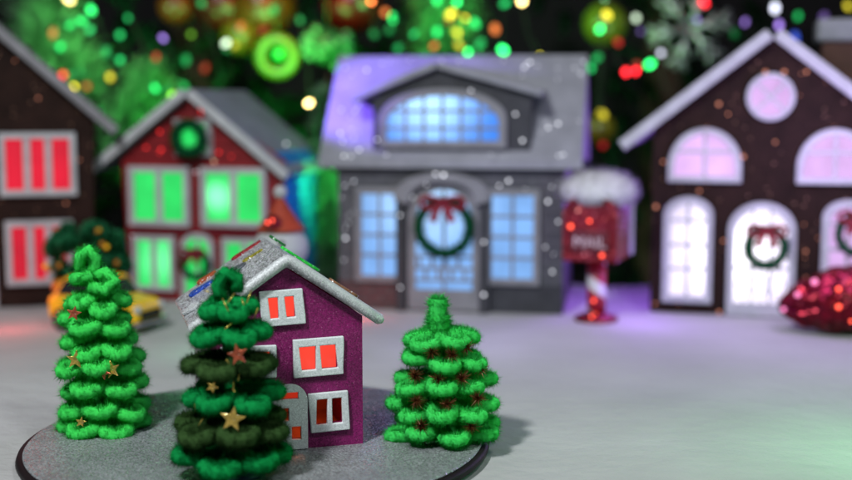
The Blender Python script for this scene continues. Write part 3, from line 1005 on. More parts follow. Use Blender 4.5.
window(gh, 'arch', gx(381), gx(505), gz(148), gz(88), .055, bluep, M['trim_grey'], 6, 1, .22, .022, y=dfy, name='dormer_window', bars=[gz(128), gz(111)])
bluew = glow('pale_blue_pane', (.24, .50, 1.0), .92, (gx(430), 0, gz(190)), .35, .7, (.42, .66, 1.0))
window(gh, 'rect', gx(356), gx(405), gz(283), gz(188), .048, bluew, M['trim_grey'], 2, 4, 0, .022)
window(gh, 'rect', gx(485), gx(538), gz(283), gz(188), .048, bluew, M['trim_grey'], 2, 4, 0, .022)
# door: surround, leaf with panes, wreath
dsx0, dsx1, dtop = gx(403), gx(484), gz(172)
dw = window(gh, 'arch', gx(409), gx(480), .012, gz(182), .055, bluew, M['trim_grey'], 2, 3, .24, .022, name='door', bars=[gz(200), gz(256), gz(268), gz(280)])
mb = MB()
for r_i, py in enumerate((262, 274)):
    for k in range(4):
        xx = gx(420 + k * 13 + (6 if r_i else 0))
        mb.box(xx - .011, xx + .011, -.036, -.021, gz(py + 6), gz(py - 6))
mb.build('lattice', M['trim_grey'], dw)
mb = MB(); mb.box(gx(416), gx(473), -.045, -.004, .02, gz(289)); mb.build('kick_panel', M['trim_grey'], dw, bevel=.006)
mb = MB()
xo, xi = (dsx1 - dsx0) / 2 + .05, (dsx1 - dsx0) / 2 - .06
cx = (dsx0 + dsx1) / 2
zo = dtop - .20
oo = [(cx + xo * math.cos(PI * i / 20), zo + .20 * math.sin(PI * i / 20) ** .8) for i in range(21)]
ii = [(cx + xi * math.cos(PI * i / 20), zo - .03 + .165 * math.sin(PI * i / 20) ** .8) for i in range(21)]
v = [(x, -.11, z) for x, z in oo] + [(x, -.11, z) for x, z in ii] + [(x, 0, z) for x, z in oo] + [(x, 0, z) for x, z in ii]
f = []
for i in range(20):
    f += [(i, i + 1, 22 + i, 21 + i), (42 + i + 1, 42 + i, 63 + i, 64 + i), (i + 1, i, 42 + i, 43 + i), (21 + i, 22 + i, 64 + i, 63 + i)]
f += [(0, 21, 63, 42), (20, 62, 83, 41)]
mb.add(v, f)
for q in [(438, 172), (446, 173)]: flake(mb, (gx(q[0]), -.112, gz(q[1] + 1)), 1, .013)
mb.build('door_arch', [M['trim_grey'], painted_glint('w')], gh, bevel=.006)
for sgn in (-1, 1):
    mb = MB(); xx = cx + sgn * (xo - .045)
    mb.box(xx - .035, xx + .035, -.075, -.003, .0, zo - .01)
    for q in ([(415, 287), (408, 215)] if sgn < 0 else [(479, 292), (481, 240)]): flake(mb, (xx, -.076, gz(q[1])), 1)
    mb.build('door_post', [M['dark_face'], painted_glint('w')], gh, bevel=.005)
wreath(gh, gx(446), gz(226), .185, .052, -.10, bow=.145)


# ------------------------------------------------------------------ red house
phr = math.radians(15)
rl = G(203, 302); rs = F / (rl.y * math.cos(PITCH) + H * math.sin(PITCH))
rx = lambda px: (px - 203) / rs / math.cos(phr)
rzz = lambda py: Z(py, rl.y)
rh = thing('red_house', 'red clapboard house with green lit windows and a wreath in the gable', 'toy house', rl, -phr)
hl, hrr = rx(120), rx(290)
xap = rx(196)
zer = rzz(160); zar = rzz(94)
mb = MB()
dR = .84
mb.prism([(hl + .05, 0), (hrr - .05, 0), (hrr, zer), (xap, zar), (hl, zer)], 0, .012)
for q, kd in [((162, 132), 1), ((147, 148), 1), ((161, 153), 1), ((205, 110), 1), ((223, 152), 1), ((236, 156), 1), ((237, 130), 1), ((218, 161), 3), ((276, 164), 1), ((206, 113), 1),
              ((159, 230), 2), ((130, 238), 2), ((281, 206), 2), ((199, 172), 2), ((163, 150), 1)]:
    flake(mb, (rx(q[0]), -.002, rzz(q[1])), kd)
mb.build('wall', [M['red_wall'], painted_glint('r'), painted_glint('w'), painted_glint('y')], rh)
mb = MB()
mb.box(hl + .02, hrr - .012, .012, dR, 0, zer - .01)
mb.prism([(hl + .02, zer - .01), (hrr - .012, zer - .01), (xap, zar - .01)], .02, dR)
mb.build('side_wall', M['blue_light_wall'], rh, label='side wall with blue light painted into its colour')
mb = MB()
th = .05
slL = (rzz(85) - rzz(166)) / (rx(196) - rx(94)); slR = (rzz(85) - rzz(167)) / (rx(293) - rx(196))
zt = rzz(88) - .01
slope_slab(mb, (rx(96), zt - slL * (xap - rx(96)) - .03), (xap, zt - .035), -.09, dR + .08, th)
slope_slab(mb, (rx(293), zt - slR * (rx(293) - xap) - .03), (xap + .002, zt - .035), -.09, dR + .08, th)
flake(mb, (rx(268), .45, zt - slR * (rx(268) - xap) + .035), 1, nrm=(.6, -.4, .6))
rf = mb.build('roof', [M['roof_grey'], painted_glint('w')], rh, bevel=.008)
mb = MB()
slope_slab(mb, (rx(94), zt - slL * (xap - rx(94)) - .045), (xap, zt - .05), -.115, -.09, th + .018)
slope_slab(mb, (rx(294), zt - slR * (rx(294) - xap) - .045), (xap + .002, zt - .05), -.115, -.09, th + .018)
mb.build('bargeboard', M['white_trim'], rf, bevel=.006)
greenp = glow('green_lit_pane', (.03, .83, .15), .88, (rx(222), 0, rzz(196)), .75, .2, (.22, 1.0, .45))
greenq = glow('green_lit_pane_low', (.03, .83, .15), .88, (rx(160), 0, rzz(262)), .25, .3, (.15, 1.0, .35))
window(rh, 'rect', rx(129), rx(193), rzz(227), rzz(167), .045, greenp, M['white_trim'], 2, 1, 0, .06)
window(rh, 'rect', rx(205), rx(272), rzz(226), rzz(167), .045, greenp, M['white_trim'], 2, 1, 0, .06)
window(rh, 'rect', rx(132), rx(176), rzz(292), rzz(237), .035, greenq, M['white_trim'], 2, 1, 0, .05)
window(rh, 'rect', rx(226), rx(272), rzz(292), rzz(237), .035, greenq, M['white_trim'], 2, 1, 0, .05)
window(rh, 'rect', rx(179), rx(217), rzz(156), rzz(119), .04, greenq, M['white_trim'], 1, 1, 0, .02, name='attic_window')
wreath(rh, rx(198), rzz(138), .112, .058, -.10)
dr = window(rh, 'arch', rx(183), rx(217), .01, rzz(233), .035, greenq, M['white_trim'], 2, 3, .1, .03, name='door')
wreath(rh, rx(201), rzz(263), .10, .035, -.085, bow=.09)
mb = MB(); mb.box(hl + .045, hrr - .045, -.03, -.002, rzz(232), rzz(229)); mb.build('storey_band', M['bow'], rh, bevel=.004)

# ------------------------------------------------------------------ brown house, left edge
phl = math.radians(-15)
ll = G(-30, 309); ls = F / (ll.y * math.cos(PITCH) + H * math.sin(PITCH))
lx = lambda px: (px + 30) / ls / math.cos(phl)
lz = lambda py: Z(py, ll.y)
lh = thing('brown_house', 'dark brown house with red striped windows at the left edge', 'toy house', ll, -phl)
wl = lx(91); zel = lz(122); zal = lz(4)
mb = MB(); mb.prism([(-wl + .05, 0), (wl - .05, 0), (wl, zel), (0, zal), (-wl, zel)], 0, 1.3)
for q in [(76, 161), (40, 98), (20, 60), (62, 205)]: flake(mb, (lx(q[0]), -.002, lz(q[1])), 1, .009)
mb.build('wall', [M['brown'], painted_glint('o')], lh)
mb = MB()
s_ = (zal - zel) / wl
for sg in (-1, 1):
    slope_slab(mb, (sg * (wl + .13), zal + .02 - s_ * (wl + .13)), (0.001 * sg, zal + .02), -.1, 1.4, .07)
mb.build('roof', M['trim_grey'], lh, bevel=.01)
redp = glow('crimson_lit_pane', (.90, .008, .04), .72, (lx(40), 0, lz(180)), .15, .5)
for (a, b, c_, d_) in [(2, 73, 197, 133), (5, 68, 287, 222)]:
    for sg in (1, -1):
        xa, xb = (lx(a), lx(b)) if sg > 0 else (-lx(b), -lx(a))
        window(lh, 'rect', xa, xb, lz(c_), lz(d_), .045, redp, M['white_trim'], 3, 1, 0, .05)
mb = MB(); mb.prism(arch(-.19, lx(3) if lx(3) < .24 else .2, .005, lz(226), .12), -.04, -.002)
dr = mb.build('door', M['white_trim'], lh, bevel=.006)
mb = MB(); mb.prism(arch(-.13, .13, .01, lz(236), .10), -.05, -.041); mb.build('door_leaf', M['bow'], dr)

# ------------------------------------------------------------------ brown house, right
bl = G(764, 316.5); bs = F / (bl.y * math.cos(PITCH) + H * math.sin(PITCH))
phb = math.radians(15)
bx = lambda px: (px - 764) / bs / math.cos(phb)
bz = lambda py: Z(py, bl.y)
bh = thing('brown_house', 'dark brown house with arched white lit windows and a round attic window', 'toy house', bl, -phb)
wb = -bx(655); zeb = bz(125); zab = bz(34)
mb = MB(); mb.prism([(-wb, 0), (wb, 0), (wb, zeb), (0, zab), (-wb, zeb)], 0, 1.25)
for q in [(758, 72), (775, 72), (795, 72), (716, 104), (725, 114), (769, 142), (740, 157), (665, 163), (657, 209), (724, 242), (660, 308), (722, 314), (700, 192), (800, 250)]:
    flake(mb, (bx(max(659, q[0])), -.002, bz(q[1])), 1, .0125)
for k in range(60):
    xq = random.uniform(-wb + .03, wb - .03)
    flake(mb, (xq, -.002, random.uniform(.03, zeb + (zab - zeb) * (1 - abs(xq) / wb) - .05)), 1, random.uniform(.004, .0065))
mb.build('wall', [M['brown'], painted_glint('o')], bh)
mb = MB()
s_ = (bz(22) - bz(133)) / (bx(764) - bx(631))
zt = bz(24) - .09
for sg in (-1, 1):
    slope_slab(mb, (sg * bx(897), zt - s_ * bx(897)), (.001 * sg, zt), -.08, 1.35, .062)
rf = mb.build('roof', M['roof_snow'], bh, bevel=.01)
mb = MB()
for sg in (-1, 1):
    slope_slab(mb, (sg * bx(899), zt - .012 - s_ * bx(899)), (.001 * sg, zt - .012), -.105, -.08, .08)
mb.build('bargeboard', M['white_trim'], rf, bevel=.008)
mb = MB(); xx = bx(831); mb.box(xx - .14, xx + .14, .45, .75, bz(110), bz(36)); ch = mb.build('chimney', plain('chimney_brown', (.07, .03, .022), .8), bh, bevel=.008)
mb = MB(); mb.box(xx - .185, xx + .185, .41, .79, bz(39), bz(15)); mb.build('snow_cap', M['roof_snow'], ch, bevel=.03, seg=3)
violet = glow('violet_lit_pane', (.78, .48, .92), .98, (bx(690), 0, bz(165)), .15, .6)
whitep = glow('white_lit_pane', (.85, .76, 1.0), 1.1, (bx(735), 0, bz(255)), 1.5, .6, (.95, .92, 1.0))
window(bh, 'disc', bx(741), bx(786), bz(119), bz(74.6), .032, violet, M['white_trim'], cross=True, mw=.022, name='attic_window')
for (a, b) in ((670, 739), (789, 858)):
    window(bh, 'arch', bx(a), bx(b), bz(183), bz(128), .042, violet, M['white_trim'], 2, 1, .27, .024, bars=[bz(152)])
for (a, b) in ((667, 714), (814, 861)):
    window(bh, 'arch', bx(a), bx(b), bz(305), bz(198), .05, whitep if a < 700 else violet, M['white_trim'], 2, 4, .13, .024, bars=[bz(222), bz(247), bz(271)])
dr = window(bh, 'arch', bx(728), bx(791), .006, bz(202), .05, whitep, M['white_trim'], 3, 1, .2, .02, name='door', bars=[bz(268)])
mb = MB(); mb.box(bx(735), bx(784), -.042, -.004, .02, bz(303)); mb.build('kick_panel', M['white_trim'], dr, bevel=.005)
mb = MB()
for k in range(3):                                                    # diamond tracery
    cxk = bx(744 + 15.5 * k)
    o = [(cxk - .058, bz(285)), (cxk, bz(303)), (cxk + .058, bz(285)), (cxk, bz(266))]
    i_ = [(cxk - .046, bz(285)), (cxk, bz(300.5)), (cxk + .046, bz(285)), (cxk, bz(268.5))]
    mb.ring(o, i_, -.034, -.02)
mb.build('tracery', M['white_trim'], dr)
wreath(bh, bx(763.5), bz(246), .125, .046, -.10, bow=.12)
wreath(bh, bx(845), bz(231), .125, .038, -.09, bow=.12)

# ------------------------------------------------------------------ mailbox
ml = G(596, 320)
ms = F / (ml.y * math.cos(PITCH) + H * math.sin(PITCH))
mzz = lambda py: Z(py, ml.y)
mh = thing('mailbox', 'red glitter mailbox with a fluffy snow cap on a candy striped post', 'mailbox', ml, -math.radians(22))
mb = MB(); mb.lathe([(.15, 0), (.155, .012), (.14, .028), (.09, .045), (.075, .055)], 28)
flake(mb, (.0, -.12, .045), 1, .013)
mb.build('base', [M['red_box'], painted_glint('R')], mh)
mb = MB(); mb.tube([(0, 0, .05), (0, 0, .2), (0, 0, mzz(254))], .066, 24)
flake(mb, (.0, -.07, mzz(299)), 1, .015); flake(mb, (.012, -.07, mzz(313)), 1, .013)
mb.build('post', [M['candy'], painted_glint('R')], mh)
bw_, b0, b1 = .19, mzz(258), mzz(197)
mb = MB()
ol = arch(-bw_, bw_, b0, b1 + .04, .16)
mb.prism(ol, -.2, .2)
bb = mb.build('box', M['red_box'], mh, bevel=.012)
mb = MB()
inn = arch(-bw_ + .04, bw_ - .04, b0 + .04, b1 + .0, .12)
mb.ring(ol, inn, -.225, -.201)
for q, dx in ((224, -.13), (218, .0), (251, .09)): flake(mb, (dx, -.226, mzz(q)), 1, .015)
mb.build('door_rim', [M['red_box'], painted_glint('R')], bb, bevel=.006)
mb = MB(); mb.box(-.13, .13, -.216, -.201, mzz(249), mzz(228)); mb.build('name_plate', plain('dark_red_plate', (.10, .004, .01), .5), bb, bevel=.004)
tx = bpy.data.curves.new('lettering', 'FONT'); tx.body = 'MAIL'; tx.size = .105; tx.align_x = 'CENTER'; tx.extrude = .003
tmp = bpy.data.objects.new('text_curve', tx); COL.objects.link(tmp); bpy.context.view_layer.update()
tme = bpy.data.meshes.new_from_object(tmp.evaluated_get(bpy.context.evaluated_depsgraph_get()))
bpy.data.objects.remove(tmp); tme.name = 'lettering'; tme.materials.clear()
to = bpy.data.objects.new('lettering', tme); COL.objects.link(to); to.parent = bb
to.location = (0, -.222, mzz(244)); to.rotation_euler = (PI / 2, 0, 0); tme.materials.append(M['letter'])
mb = MB(); mb.box(bw_ + .004, bw_ + .03, .12, .17, b0 + .02, b1 + .02); mb.box(bw_ + .004, bw_ + .02, .02, .12, b1 - .03, b1 + .02)
mb.build('flag', M['white_trim'], mh, bevel=.004)
mb = MB()
mb.ball((0, 0, mzz(191)), .262, 28, 14, sc3=(1, 1, .52))
base = mb.n
P_ = np.array(mb.v); cc = np.array([0, 0, mzz(191)])
dd = (P_ - cc) / np.array([1, 1, .5]) ** 2; dd /= np.linalg.norm(dd, axis=1, keepdims=True)
mb.attr.append((0, dd, np.full(base, 1.0)))
nn = 2600
d = rng.normal(size=(nn, 3)); d /= np.linalg.norm(d, axis=1, keepdims=True)
ps = cc + d * .26 * np.array([1, 1, .5])
nd = d / np.array([1, 1, .5]); nd += rng.normal(size=(nn, 3)) * .35; nd /= np.linalg.norm(nd, axis=1, keepdims=True)
mb.fibres(ps, nd, 0, .045 * (.4 + rng.random(nn)), .0045)
mb.build('snow_cap', M['fur'], mh)

# ------------------------------------------------------------------ red foil ornament, right edge
ol_ = G(852, 341) + Vector((.06, .24, 0))
ro = thing('foil_ornament', 'red glossy foil ornament lying on the snow at the right edge', 'ornament', (ol_.x, ol_.y, 0), math.radians(-12))
mb = MB()
A_, B_ = .42, .235
v, f = [], []
sg_, rg_ = 40, 26
for i in range(rg_ + 1):
    t = i / rg_
    x = -A_ + 2 * A_ * t
    r = B_ * math.sin(PI * min(1, t * .93 + .02)) ** .62
    for s in range(sg_):
        a = 2 * PI * s / sg_
        q = 1 + .05 * math.cos(a * 8 + (i // 3 % 2) * PI) * math.sin(PI * (i % 3 + .5) / 3) + .025 * (i % 3)
        v.append((x + .03 * math.cos(a * 8), r * q * math.cos(a), .215 + r * q * math.sin(a) * .92 + .12 * t))
for i in range(rg_):
    for s in range(sg_):
        f.append((i * sg_ + s, (i + 1) * sg_ + s, (i + 1) * sg_ + (s + 1) % sg_, i * sg_ + (s + 1) % sg_))
f += [tuple(range(sg_)), tuple(rg_ * sg_ + s for s in range(sg_ - 1, -1, -1))]
zmin = min(p[2] for p in v)
v = [(p[0], p[1], p[2] - zmin + .002) for p in v]
mb.add(v, f, 0, True)
for (x, y, z) in [(-.10, -.20, .33), (-.1, -.235, .22), (-.02, -.235, .13), (.06, -.23, .3)]: flake(mb, (x, y - .02, z), 1, .015)
for (x, y, z) in [(-.34, -.10, .27), (-.42, -.05, .16), (-.24, -.12, .36)]: flake(mb, (x, y - .02, z), 2, .02)
mb.build('body', [M['red_gloss'], painted_glint('R'), painted_glint('p')], ro)
mb = MB(); mb.tube([(A_ - .02, 0, .30), (A_ + .08, 0, .31)], [.06, .05], 16); mb.build('cap', M['chrome'], ro)

# ------------------------------------------------------------------ yellow toy car and round fruit tree
yl = G(98, 334) + Vector((0, .2, 0))
yc = thing('toy_car', 'yellow toy car parked on the snow below the round tree', 'toy car', (yl.x, yl.y, 0), math.radians(-20))
mb = MB()
Lc, hb = .345, .165
side = [(-Lc, .07), (Lc, .07), (Lc + .01, .16), (Lc - .03, .21), (.17, .235), (.08, .36), (-.20, .37), (-.30, .245), (-Lc - .005, .215)]
mb.prism(side, -hb, hb)
mb.build('body', M['yellow'], yc, bevel=.03, seg=3)
for y_ in (-hb - .004, hb + .001):
    mb = MB(); mb.prism([(-.265, .245), (.135, .245), (.07, .335), (-.19, .345)], y_, y_ + .003)
    mb.build('side_window', M['glass_dark'], yc)
mb = MB(); mb.add([(.178, -.13, .245), (.178, .13, .245), (.105, .11, .345), (.105, -.11, .345)], [(0, 1, 2, 3)]); mb.build('windscreen', M['glass_dark'], yc)
mb = MB(); mb.box(Lc - .02, Lc + .018, -.11, .11, .095, .15); mb.build('grille', M['rubber'], yc, bevel=.006)
mb = MB(); mb.box(Lc - .03, Lc + .03, -.18, .18, .055, .085); mb.build('bumper', M['chrome'], yc, bevel=.01)
for y_ in (-.14, .14):
    mb = MB(); mb.ball((Lc - .002, y_, .165), .028, 12, 8); mb.build('headlight', M['white_trim'], yc)
for xw in (-.21, .21):
    for y_ in (-hb, hb):
        mb = MB(); Rm = Matrix.Translation((xw, y_, .078)) @ Matrix.Rotation(PI / 2, 4, 'X')
        mb.lathe([(.05, -.035), (.078, -.03), (.078, .03), (.05, .035)], 24, M=Rm)
        wh = mb.build('wheel', M['rubber'], yc)
        mb = MB(); mb.lathe([(.03, -.038), (.045, -.037), (.045, .037), (.03, .038)], 20, M=Rm); mb.build('rim', M['chrome'], wh)
mb = MB(); mb.box(-.34, -.25, -.13, .13, .25, .33); mb.build('boot_crate', M['orange'], yc, bevel=.02)

fl_ = G(88, 322); fl_.y = 8.15
fz = Z(252, 8.15); fx = (88 - CX) / F * 8.25
ft = thing('fruit_tree', 'dark green round tree with orange fruit behind the yellow car', 'toy tree', (fx, 8.15, 0))
mb = MB(); mb.tube([(0, 0, 0), (0, 0, .15), (.01, 0, fz - .1)], [.05, .04, .035], 12); mb.build('trunk', M['bark'], ft)
mb = MB()
for k in range(46):
    d = Vector(rng.normal(size=3)).normalized()
    rr = .24 * random.uniform(.55, 1.05)
    c = np.array([[d.x * rr * 1.12, d.y * rr, fz + d.z * rr]])
    nn = 650
    q = rng.normal(size=(nn, 3)); q /= np.linalg.norm(q, axis=1, keepdims=True)
    mb.fibres(np.repeat(c, nn, 0), q, .0, .085 * (.7 + .3 * rng.random(nn)), .02)
mb.build('crown', M['bush'], ft)
mb = MB()
for k in range(9):
    d = Vector((random.uniform(-1, 1), -random.uniform(.3, 1), random.uniform(-.9, .9))).normalized()
    mb = MB(); mb.ball((d.x * .30, d.y * .27, fz + d.z * .28), .019, 10, 8); mb.build('fruit', M['orange'] if k % 3 else M['yellow'], ft)

# ------------------------------------------------------------------ snowman between the houses
sl_ = Vector(((282 - CX) / F * 7.75, 7.65, 0))
sm = thing('snowman', 'white snowman figure with a pointed orange hat beside the red house', 'snowman', sl_, math.radians(-10))
hz = Z(245, 7.65)
mb = MB(); mb.ball((0, 0, .21), .215, 24, 14, sc3=(1, 1, .98)); mb.build('body', M['fur'] if False else M['white_trim'], sm)
mb = MB(); mb.ball((0, 0, hz - .015), .168, 24, 14, sc3=(1.05, 1, .95)); mb.build('head', M['white_trim'], sm)
for x in (-.055, .05):
    mb = MB(); mb.ball((x, -.16, hz + .03), .02, 10, 8); mb.build('eye', M['rubber'], sm)
mb = MB(); mb.tube([(0, -.14, hz - .01), (0, -.26, hz - .03)], [.028, .004], 10); mb.build('nose', M['orange'], sm)
mb = MB(); mb.tube([(.14 * math.cos(t), .14 * math.sin(t), hz - .15) for t in [2 * PI * i / 20 for i in range(20)]], .04, 10, closed=True); mb.build('scarf', plain('green_scarf', (.02, .16, .04), .8), sm)
mb = MB(); mb.lathe([(.15, hz + .095), (.158, hz + .11), (.135, hz + .13), (.085, hz + .2), (.03, hz + .29), (.01, hz + .32)], 24)
ht = mb.build('hat', plain('red_hat', (.30, .035, .012), .7), sm)
mb = MB(); mb.ball((0, 0, hz + .345), .045, 12, 8); mb.build('pompom', M['white_trim'], ht)
mb = MB(); mb.ball((-.015, -.125, hz + .155), .058, 14, 10)
flake(mb, (-.03, -.185, hz + .165), 1, .014); flake(mb, (.005, -.185, hz + .18), 1, .012)
mb.build('berry', [M['red_box'], painted_glint('R')], ht)

# ------------------------------------------------------------------ background greenery
def fir(name, label, cx, cy, spread, z0, z1, nb, matl, dens=210, flen=.17, xr=None):
    t = thing(name, label, 'christmas tree', (cx, cy + 1.2, -7.0))
    mb = MB(); mb.tube([(0, 0, 0), (0, 0, 6), (0, 0, 13)], [.45, .35, .12], 14); mb.build('trunk', M['bark'], t)
    mb = MB()
    for k in range(nb):
        z = random.uniform(z0, z1)
        h = (z - z0) / (z1 - z0)
        x = random.uniform(-spread, spread)
        y = -1.2 - random.uniform(-.1, 1.1) + .5 * abs(x) / spread
        sx = random.uniform(-.5, .5)
        L = random.uniform(.6, 1.1)
        p0 = Vector((x, y + .5, z + 7.0))
        pth = [p0, p0 + Vector((sx * L * .4, -L * .45, -.06)), p0 + Vector((sx * L * .8, -L * .85, -.24))]
        mb.chenille(pth, .02, flen, dens, .022, .2, lean=.8, jit=.5)
    mb.build('crown', matl, t)
    return t


fir('christmas_tree', 'big dark christmas tree with fairy lights behind the red house', -2.9, 13.7, 3.6, -1.2, 3.3, 360, M['needles'])
fir('christmas_tree', 'almost black fir tree in the right background behind the mailbox', 3.0, 13.9, 2.8, -1.2, 3.4, 130, M['needles_dark'])


def garland(label, px0, py0, px1, py1, Y, r, dens=520, sway=.12):
    a, b = pt(px0, py0, Y), pt(px1, py1, Y)
    mb = MB()
    pth = [a.lerp(b, i / 12) + Vector((sway * math.sin(i * 1.1 + px0), .1 * math.sin(i * .8), 0)) for i in range(13)]
    mb.chenille(pth, r * .12, r, dens * 5, .03, .3, lean=.6, jit=.9)
    o = mb.build('tinsel_garland', M['frost_green'])
    return tag(o, label, 'garland')


garland('wide pale green tinsel garland hanging behind the roof of the left brown house', 30, -40, 85, 130, 11.9, .40, 900)
garland('small green tinsel garland hanging left of the red house gable', 150, 75, 125, 170, 11.7, .26, 800)
garland('green tinsel garland hanging above the dormer of the stone house', 435, -60, 450, 80, 12.1, .36, 800)
gt2 = G(326, 300); gt2.y = 10.0
bt = thing('brush_tree', 'thin bottle brush tree glowing green between the red and stone houses', 'toy tree', ((330 - CX) / F * 9.7, 9.55, 0))
mb = MB(); mb.tube([(0, 0, 0), (0, 0, .3), (0, 0, 1.75)], [.05, .04, .01], 10); mb.build('trunk', M['bark'], bt)
mb = MB()
for k in range(7):
    zc = .18 + .22 * k; rr = .30 - .026 * k
    mb.chenille([(0, 0, zc - .1), (0, 0, zc), (0, 0, zc + .1)], .03, rr, 5200, .014, .2, lean=.5, jit=.8)
mb.build('crown', M['frost_green'], bt)

# ------------------------------------------------------------------ fairy lights
BC = {'g': (.03, 1.0, .18), 'd': (.01, .45, .10), 'y': (.85, .72, .04), 'W': (1.0, .72, .25), 'r': (1.0, .015, .03), 'o': (1.0, .22, .05), 'v': (.42, .25, .9),
      'w': (.75, .78, .95), 'b': (.05, .12, .8), 'p': (.7, .9, .65), 'l': (.35, 1.0, .05)}
bulbs_l = [(91, 10, 'g', 1.5), (82, 21, 'g', 1.3), (70, 25, 'g', 1.2), (90, 30, 'd', 1.3), (120, 35, 'd', 1.3), (49, 26, 'w', 1.1), (53, 33, 'o', .6), (60, 47, 'g', 1.3),
           (140, 69, 'W', 5.5), (156, 57, 'r', .45), (110, 77, 'y', 1.0), (74, 87, 'y', 1.4), (63, 75, 'r', 1.0), (69, -1, 'W', 4.5), (163, 38, 'v', .8), (155, 88, 'g', 1.5),
           (229, 30, 'g', 2.4), (226, 43, 'p', 1.7), (241, 26, 'o', .4), (239, 50, 'y', .6), (309, 103, 'W', 6.5), (318, 142, 'l', 1.0), (172, 95, 'l', 1.2), (120, 60, 'd', 1.2),
           (135, 100, 'g', 1.1), (100, 112, 'g', .8), (106, 52, 'd', .9), (176, 100, 'g', .9), (128, 18, 'd', .6), (186, 60, 'd', .6), (205, 68, 'r', .25), (300, 20, 'd', .5), (263, 30, 'r', .3)]
random.seed(21)
bulbs_l += [(random.uniform(20, 330), random.uniform(-5, 110), random.choice('gggdddylo'), random.uniform(.2, .6)) for k in range(12)]
bulbs_m = [(371, 1, 'o', 2.6), (393, 18, 'g', 2.2), (437, -1, 'g', 2.2), (457, 2, 'g', 2.2), (451, 14, 'y', 1.8), (465, 18, 'y', .9), (475, 23, 'g', 1.3), (437, 32, 'g', 1.2),
           (457, 32, 'y', 2.1), (434, 46, 'o', .7), (468, 52, 'g', 2.2), (448, 59, 'g', 1.5), (459, 45, 'y', .8), (495, 29, 'o', .9), (503, 50, 'g', 3.0), (540, 57, 'y', 1.6),
           (522, 1, 'W', 5.0), (414, 34, 'd', .9), (385, 12, 'o', .5), (505, 3, 'd', 1.5), (480, 44, 'd', 1.2), (423, 60, 'y', .5), (398, 48, 'd', .6)]
bulbs_m += [(random.uniform(360, 560), random.uniform(-5, 60), random.choice('gggdddyo'), random.uniform(.15, .5)) for k in range(6)]
bulbs_r = [(607, 15, 'y', 1.7), (600, 29, 'g', 2.3), (636, 18, 'p', .9), (626, 72, 'r', 2.4), (636, 71, 'r', 2.4), (650, 64, 'g', 3.6), (661, 53, 'w', .7), (704, 2, 'r', 3.2),
           (775, 8, 'w', 2.6), (779, 25, 'v', 1.1), (798, 16, 'd', .8), (795, 37, 'b', .8), (597, 58, 'd', .8), (602, 114, 'y', 1.1), (603, 145, 'r', .25), (618, 42, 'r', .4),
           (848, 6, 'y', .7), (591, 68, 'd', 1.2), (697, 20, 'v', .4), (745, 22, 'v', .6)]
bulbs_r += [(random.uniform(570, 845), random.uniform(-5, 120), random.choice('dddgywvr'), random.uniform(.12, .4)) for k in range(9)]
bmat = {}


def bulb_mat(c, s):
    k = (c, round(s, 1))
    if k not in bmat: bmat[k] = glow('bulb_glow', BC[c], s * 3.2, sample=False, base=(.02, .02, .02))
    return bmat[k]


proto = None
for lst, label in ((bulbs_l, 'string of mostly green fairy lights on the left of the background tree'),
                   (bulbs_m, 'string of green and yellow fairy lights above the stone house roof'),
                   (bulbs_r, 'sparse string of red, green and white fairy lights in the right background')):
    pts = [pt(px, py, 11.2 + (i * 37 % 11) * .07) for i, (px, py, c, s) in enumerate(lst)]
    o0 = pts[0]
    st = thing('fairy_lights', label, 'string lights', o0)
    order = sorted(range(len(pts)), key=lambda i: pts[i].x)
    mb = MB()
    wp = []
    for a, b in zip(order[:-1], order[1:]):
        A, B = pts[a] - o0 + Vector((0, .07, .02)), pts[b] - o0 + Vector((0, .07, .02))
        wp += [A, A.lerp(B, .5) + Vector((0, .25, -.06))]
    wp.append(pts[order[-1]] - o0 + Vector((0, .07, .02)))
    mb.tube(wp, .005, 6); mb.build('cable', M['rubber'], st)
    for p, (px, py, c, s) in zip(pts, lst):
        rb = random.uniform(.018, .034); el = random.uniform(1.0, 1.7)
        Mr = Matrix.Rotation(random.uniform(-1, 1), 4, 'Y')
        mb = MB(); mb.ball((0, 0, 0), rb, 12, 8, sc3=(1, 1, el), M=Mr)
        mb.build('bulb', bulb_mat(c, s * (.029 / rb) ** 1.3 / el * random.uniform(.75, 1.1)), st, loc=p - o0)

# hanging ornaments
def ornament_ring(p, R, r, matl, label):
    t = thing('ring_ornament', label, 'ornament', p)
    mb = MB(); mb.tube([(R * math.cos(2 * PI * i / 40), 0, R * math.sin(2 * PI * i / 40)) for i in range(40)], r, 12, closed=True); mb.build('ring', matl, t)
    mb = MB(); mb.ball((0.02, .0, .02), R * .42, 16, 12); mb.build('centre_bead', plain('green_bead', (.02, .3, .06), .25), t)
    mb = MB(); mb.tube([(0, 0, R), (0, .05, R + .35)], .006, 6); mb.build('hanger', M['wire'], t)


ornament_ring(pt(277, 56, 11.6), .165, .06, plain('yellow_green_enamel', (.075, .11, .006), .3), 'yellow green ring ornament hanging above the red house roof')
p = pt(327, 46, 11.6)
t = thing('beaded_ornament', 'pale green beaded ball ornament hanging left of the stone house roof', 'ornament', p)
bead = plain('pale_green_bead', (.05, .15, .09), .25)
for k in range(24):
    d = Vector(rng.normal(size=3)).normalized(); d.y = -abs(d.y)
    mb = MB(); mb.ball(d * .22, .045, 10, 8); mb.build('bead', bead, t)
mb = MB(); mb.ball((0, 0, 0), .18, 18, 12); mb.build('core', plain('dark_green_core', (.01, .07, .03), .5), t)
mb = MB(); mb.tube([(0, 0, .2), (0, .05, .55)], .006, 6); mb.build('hanger', M['wire'], t)


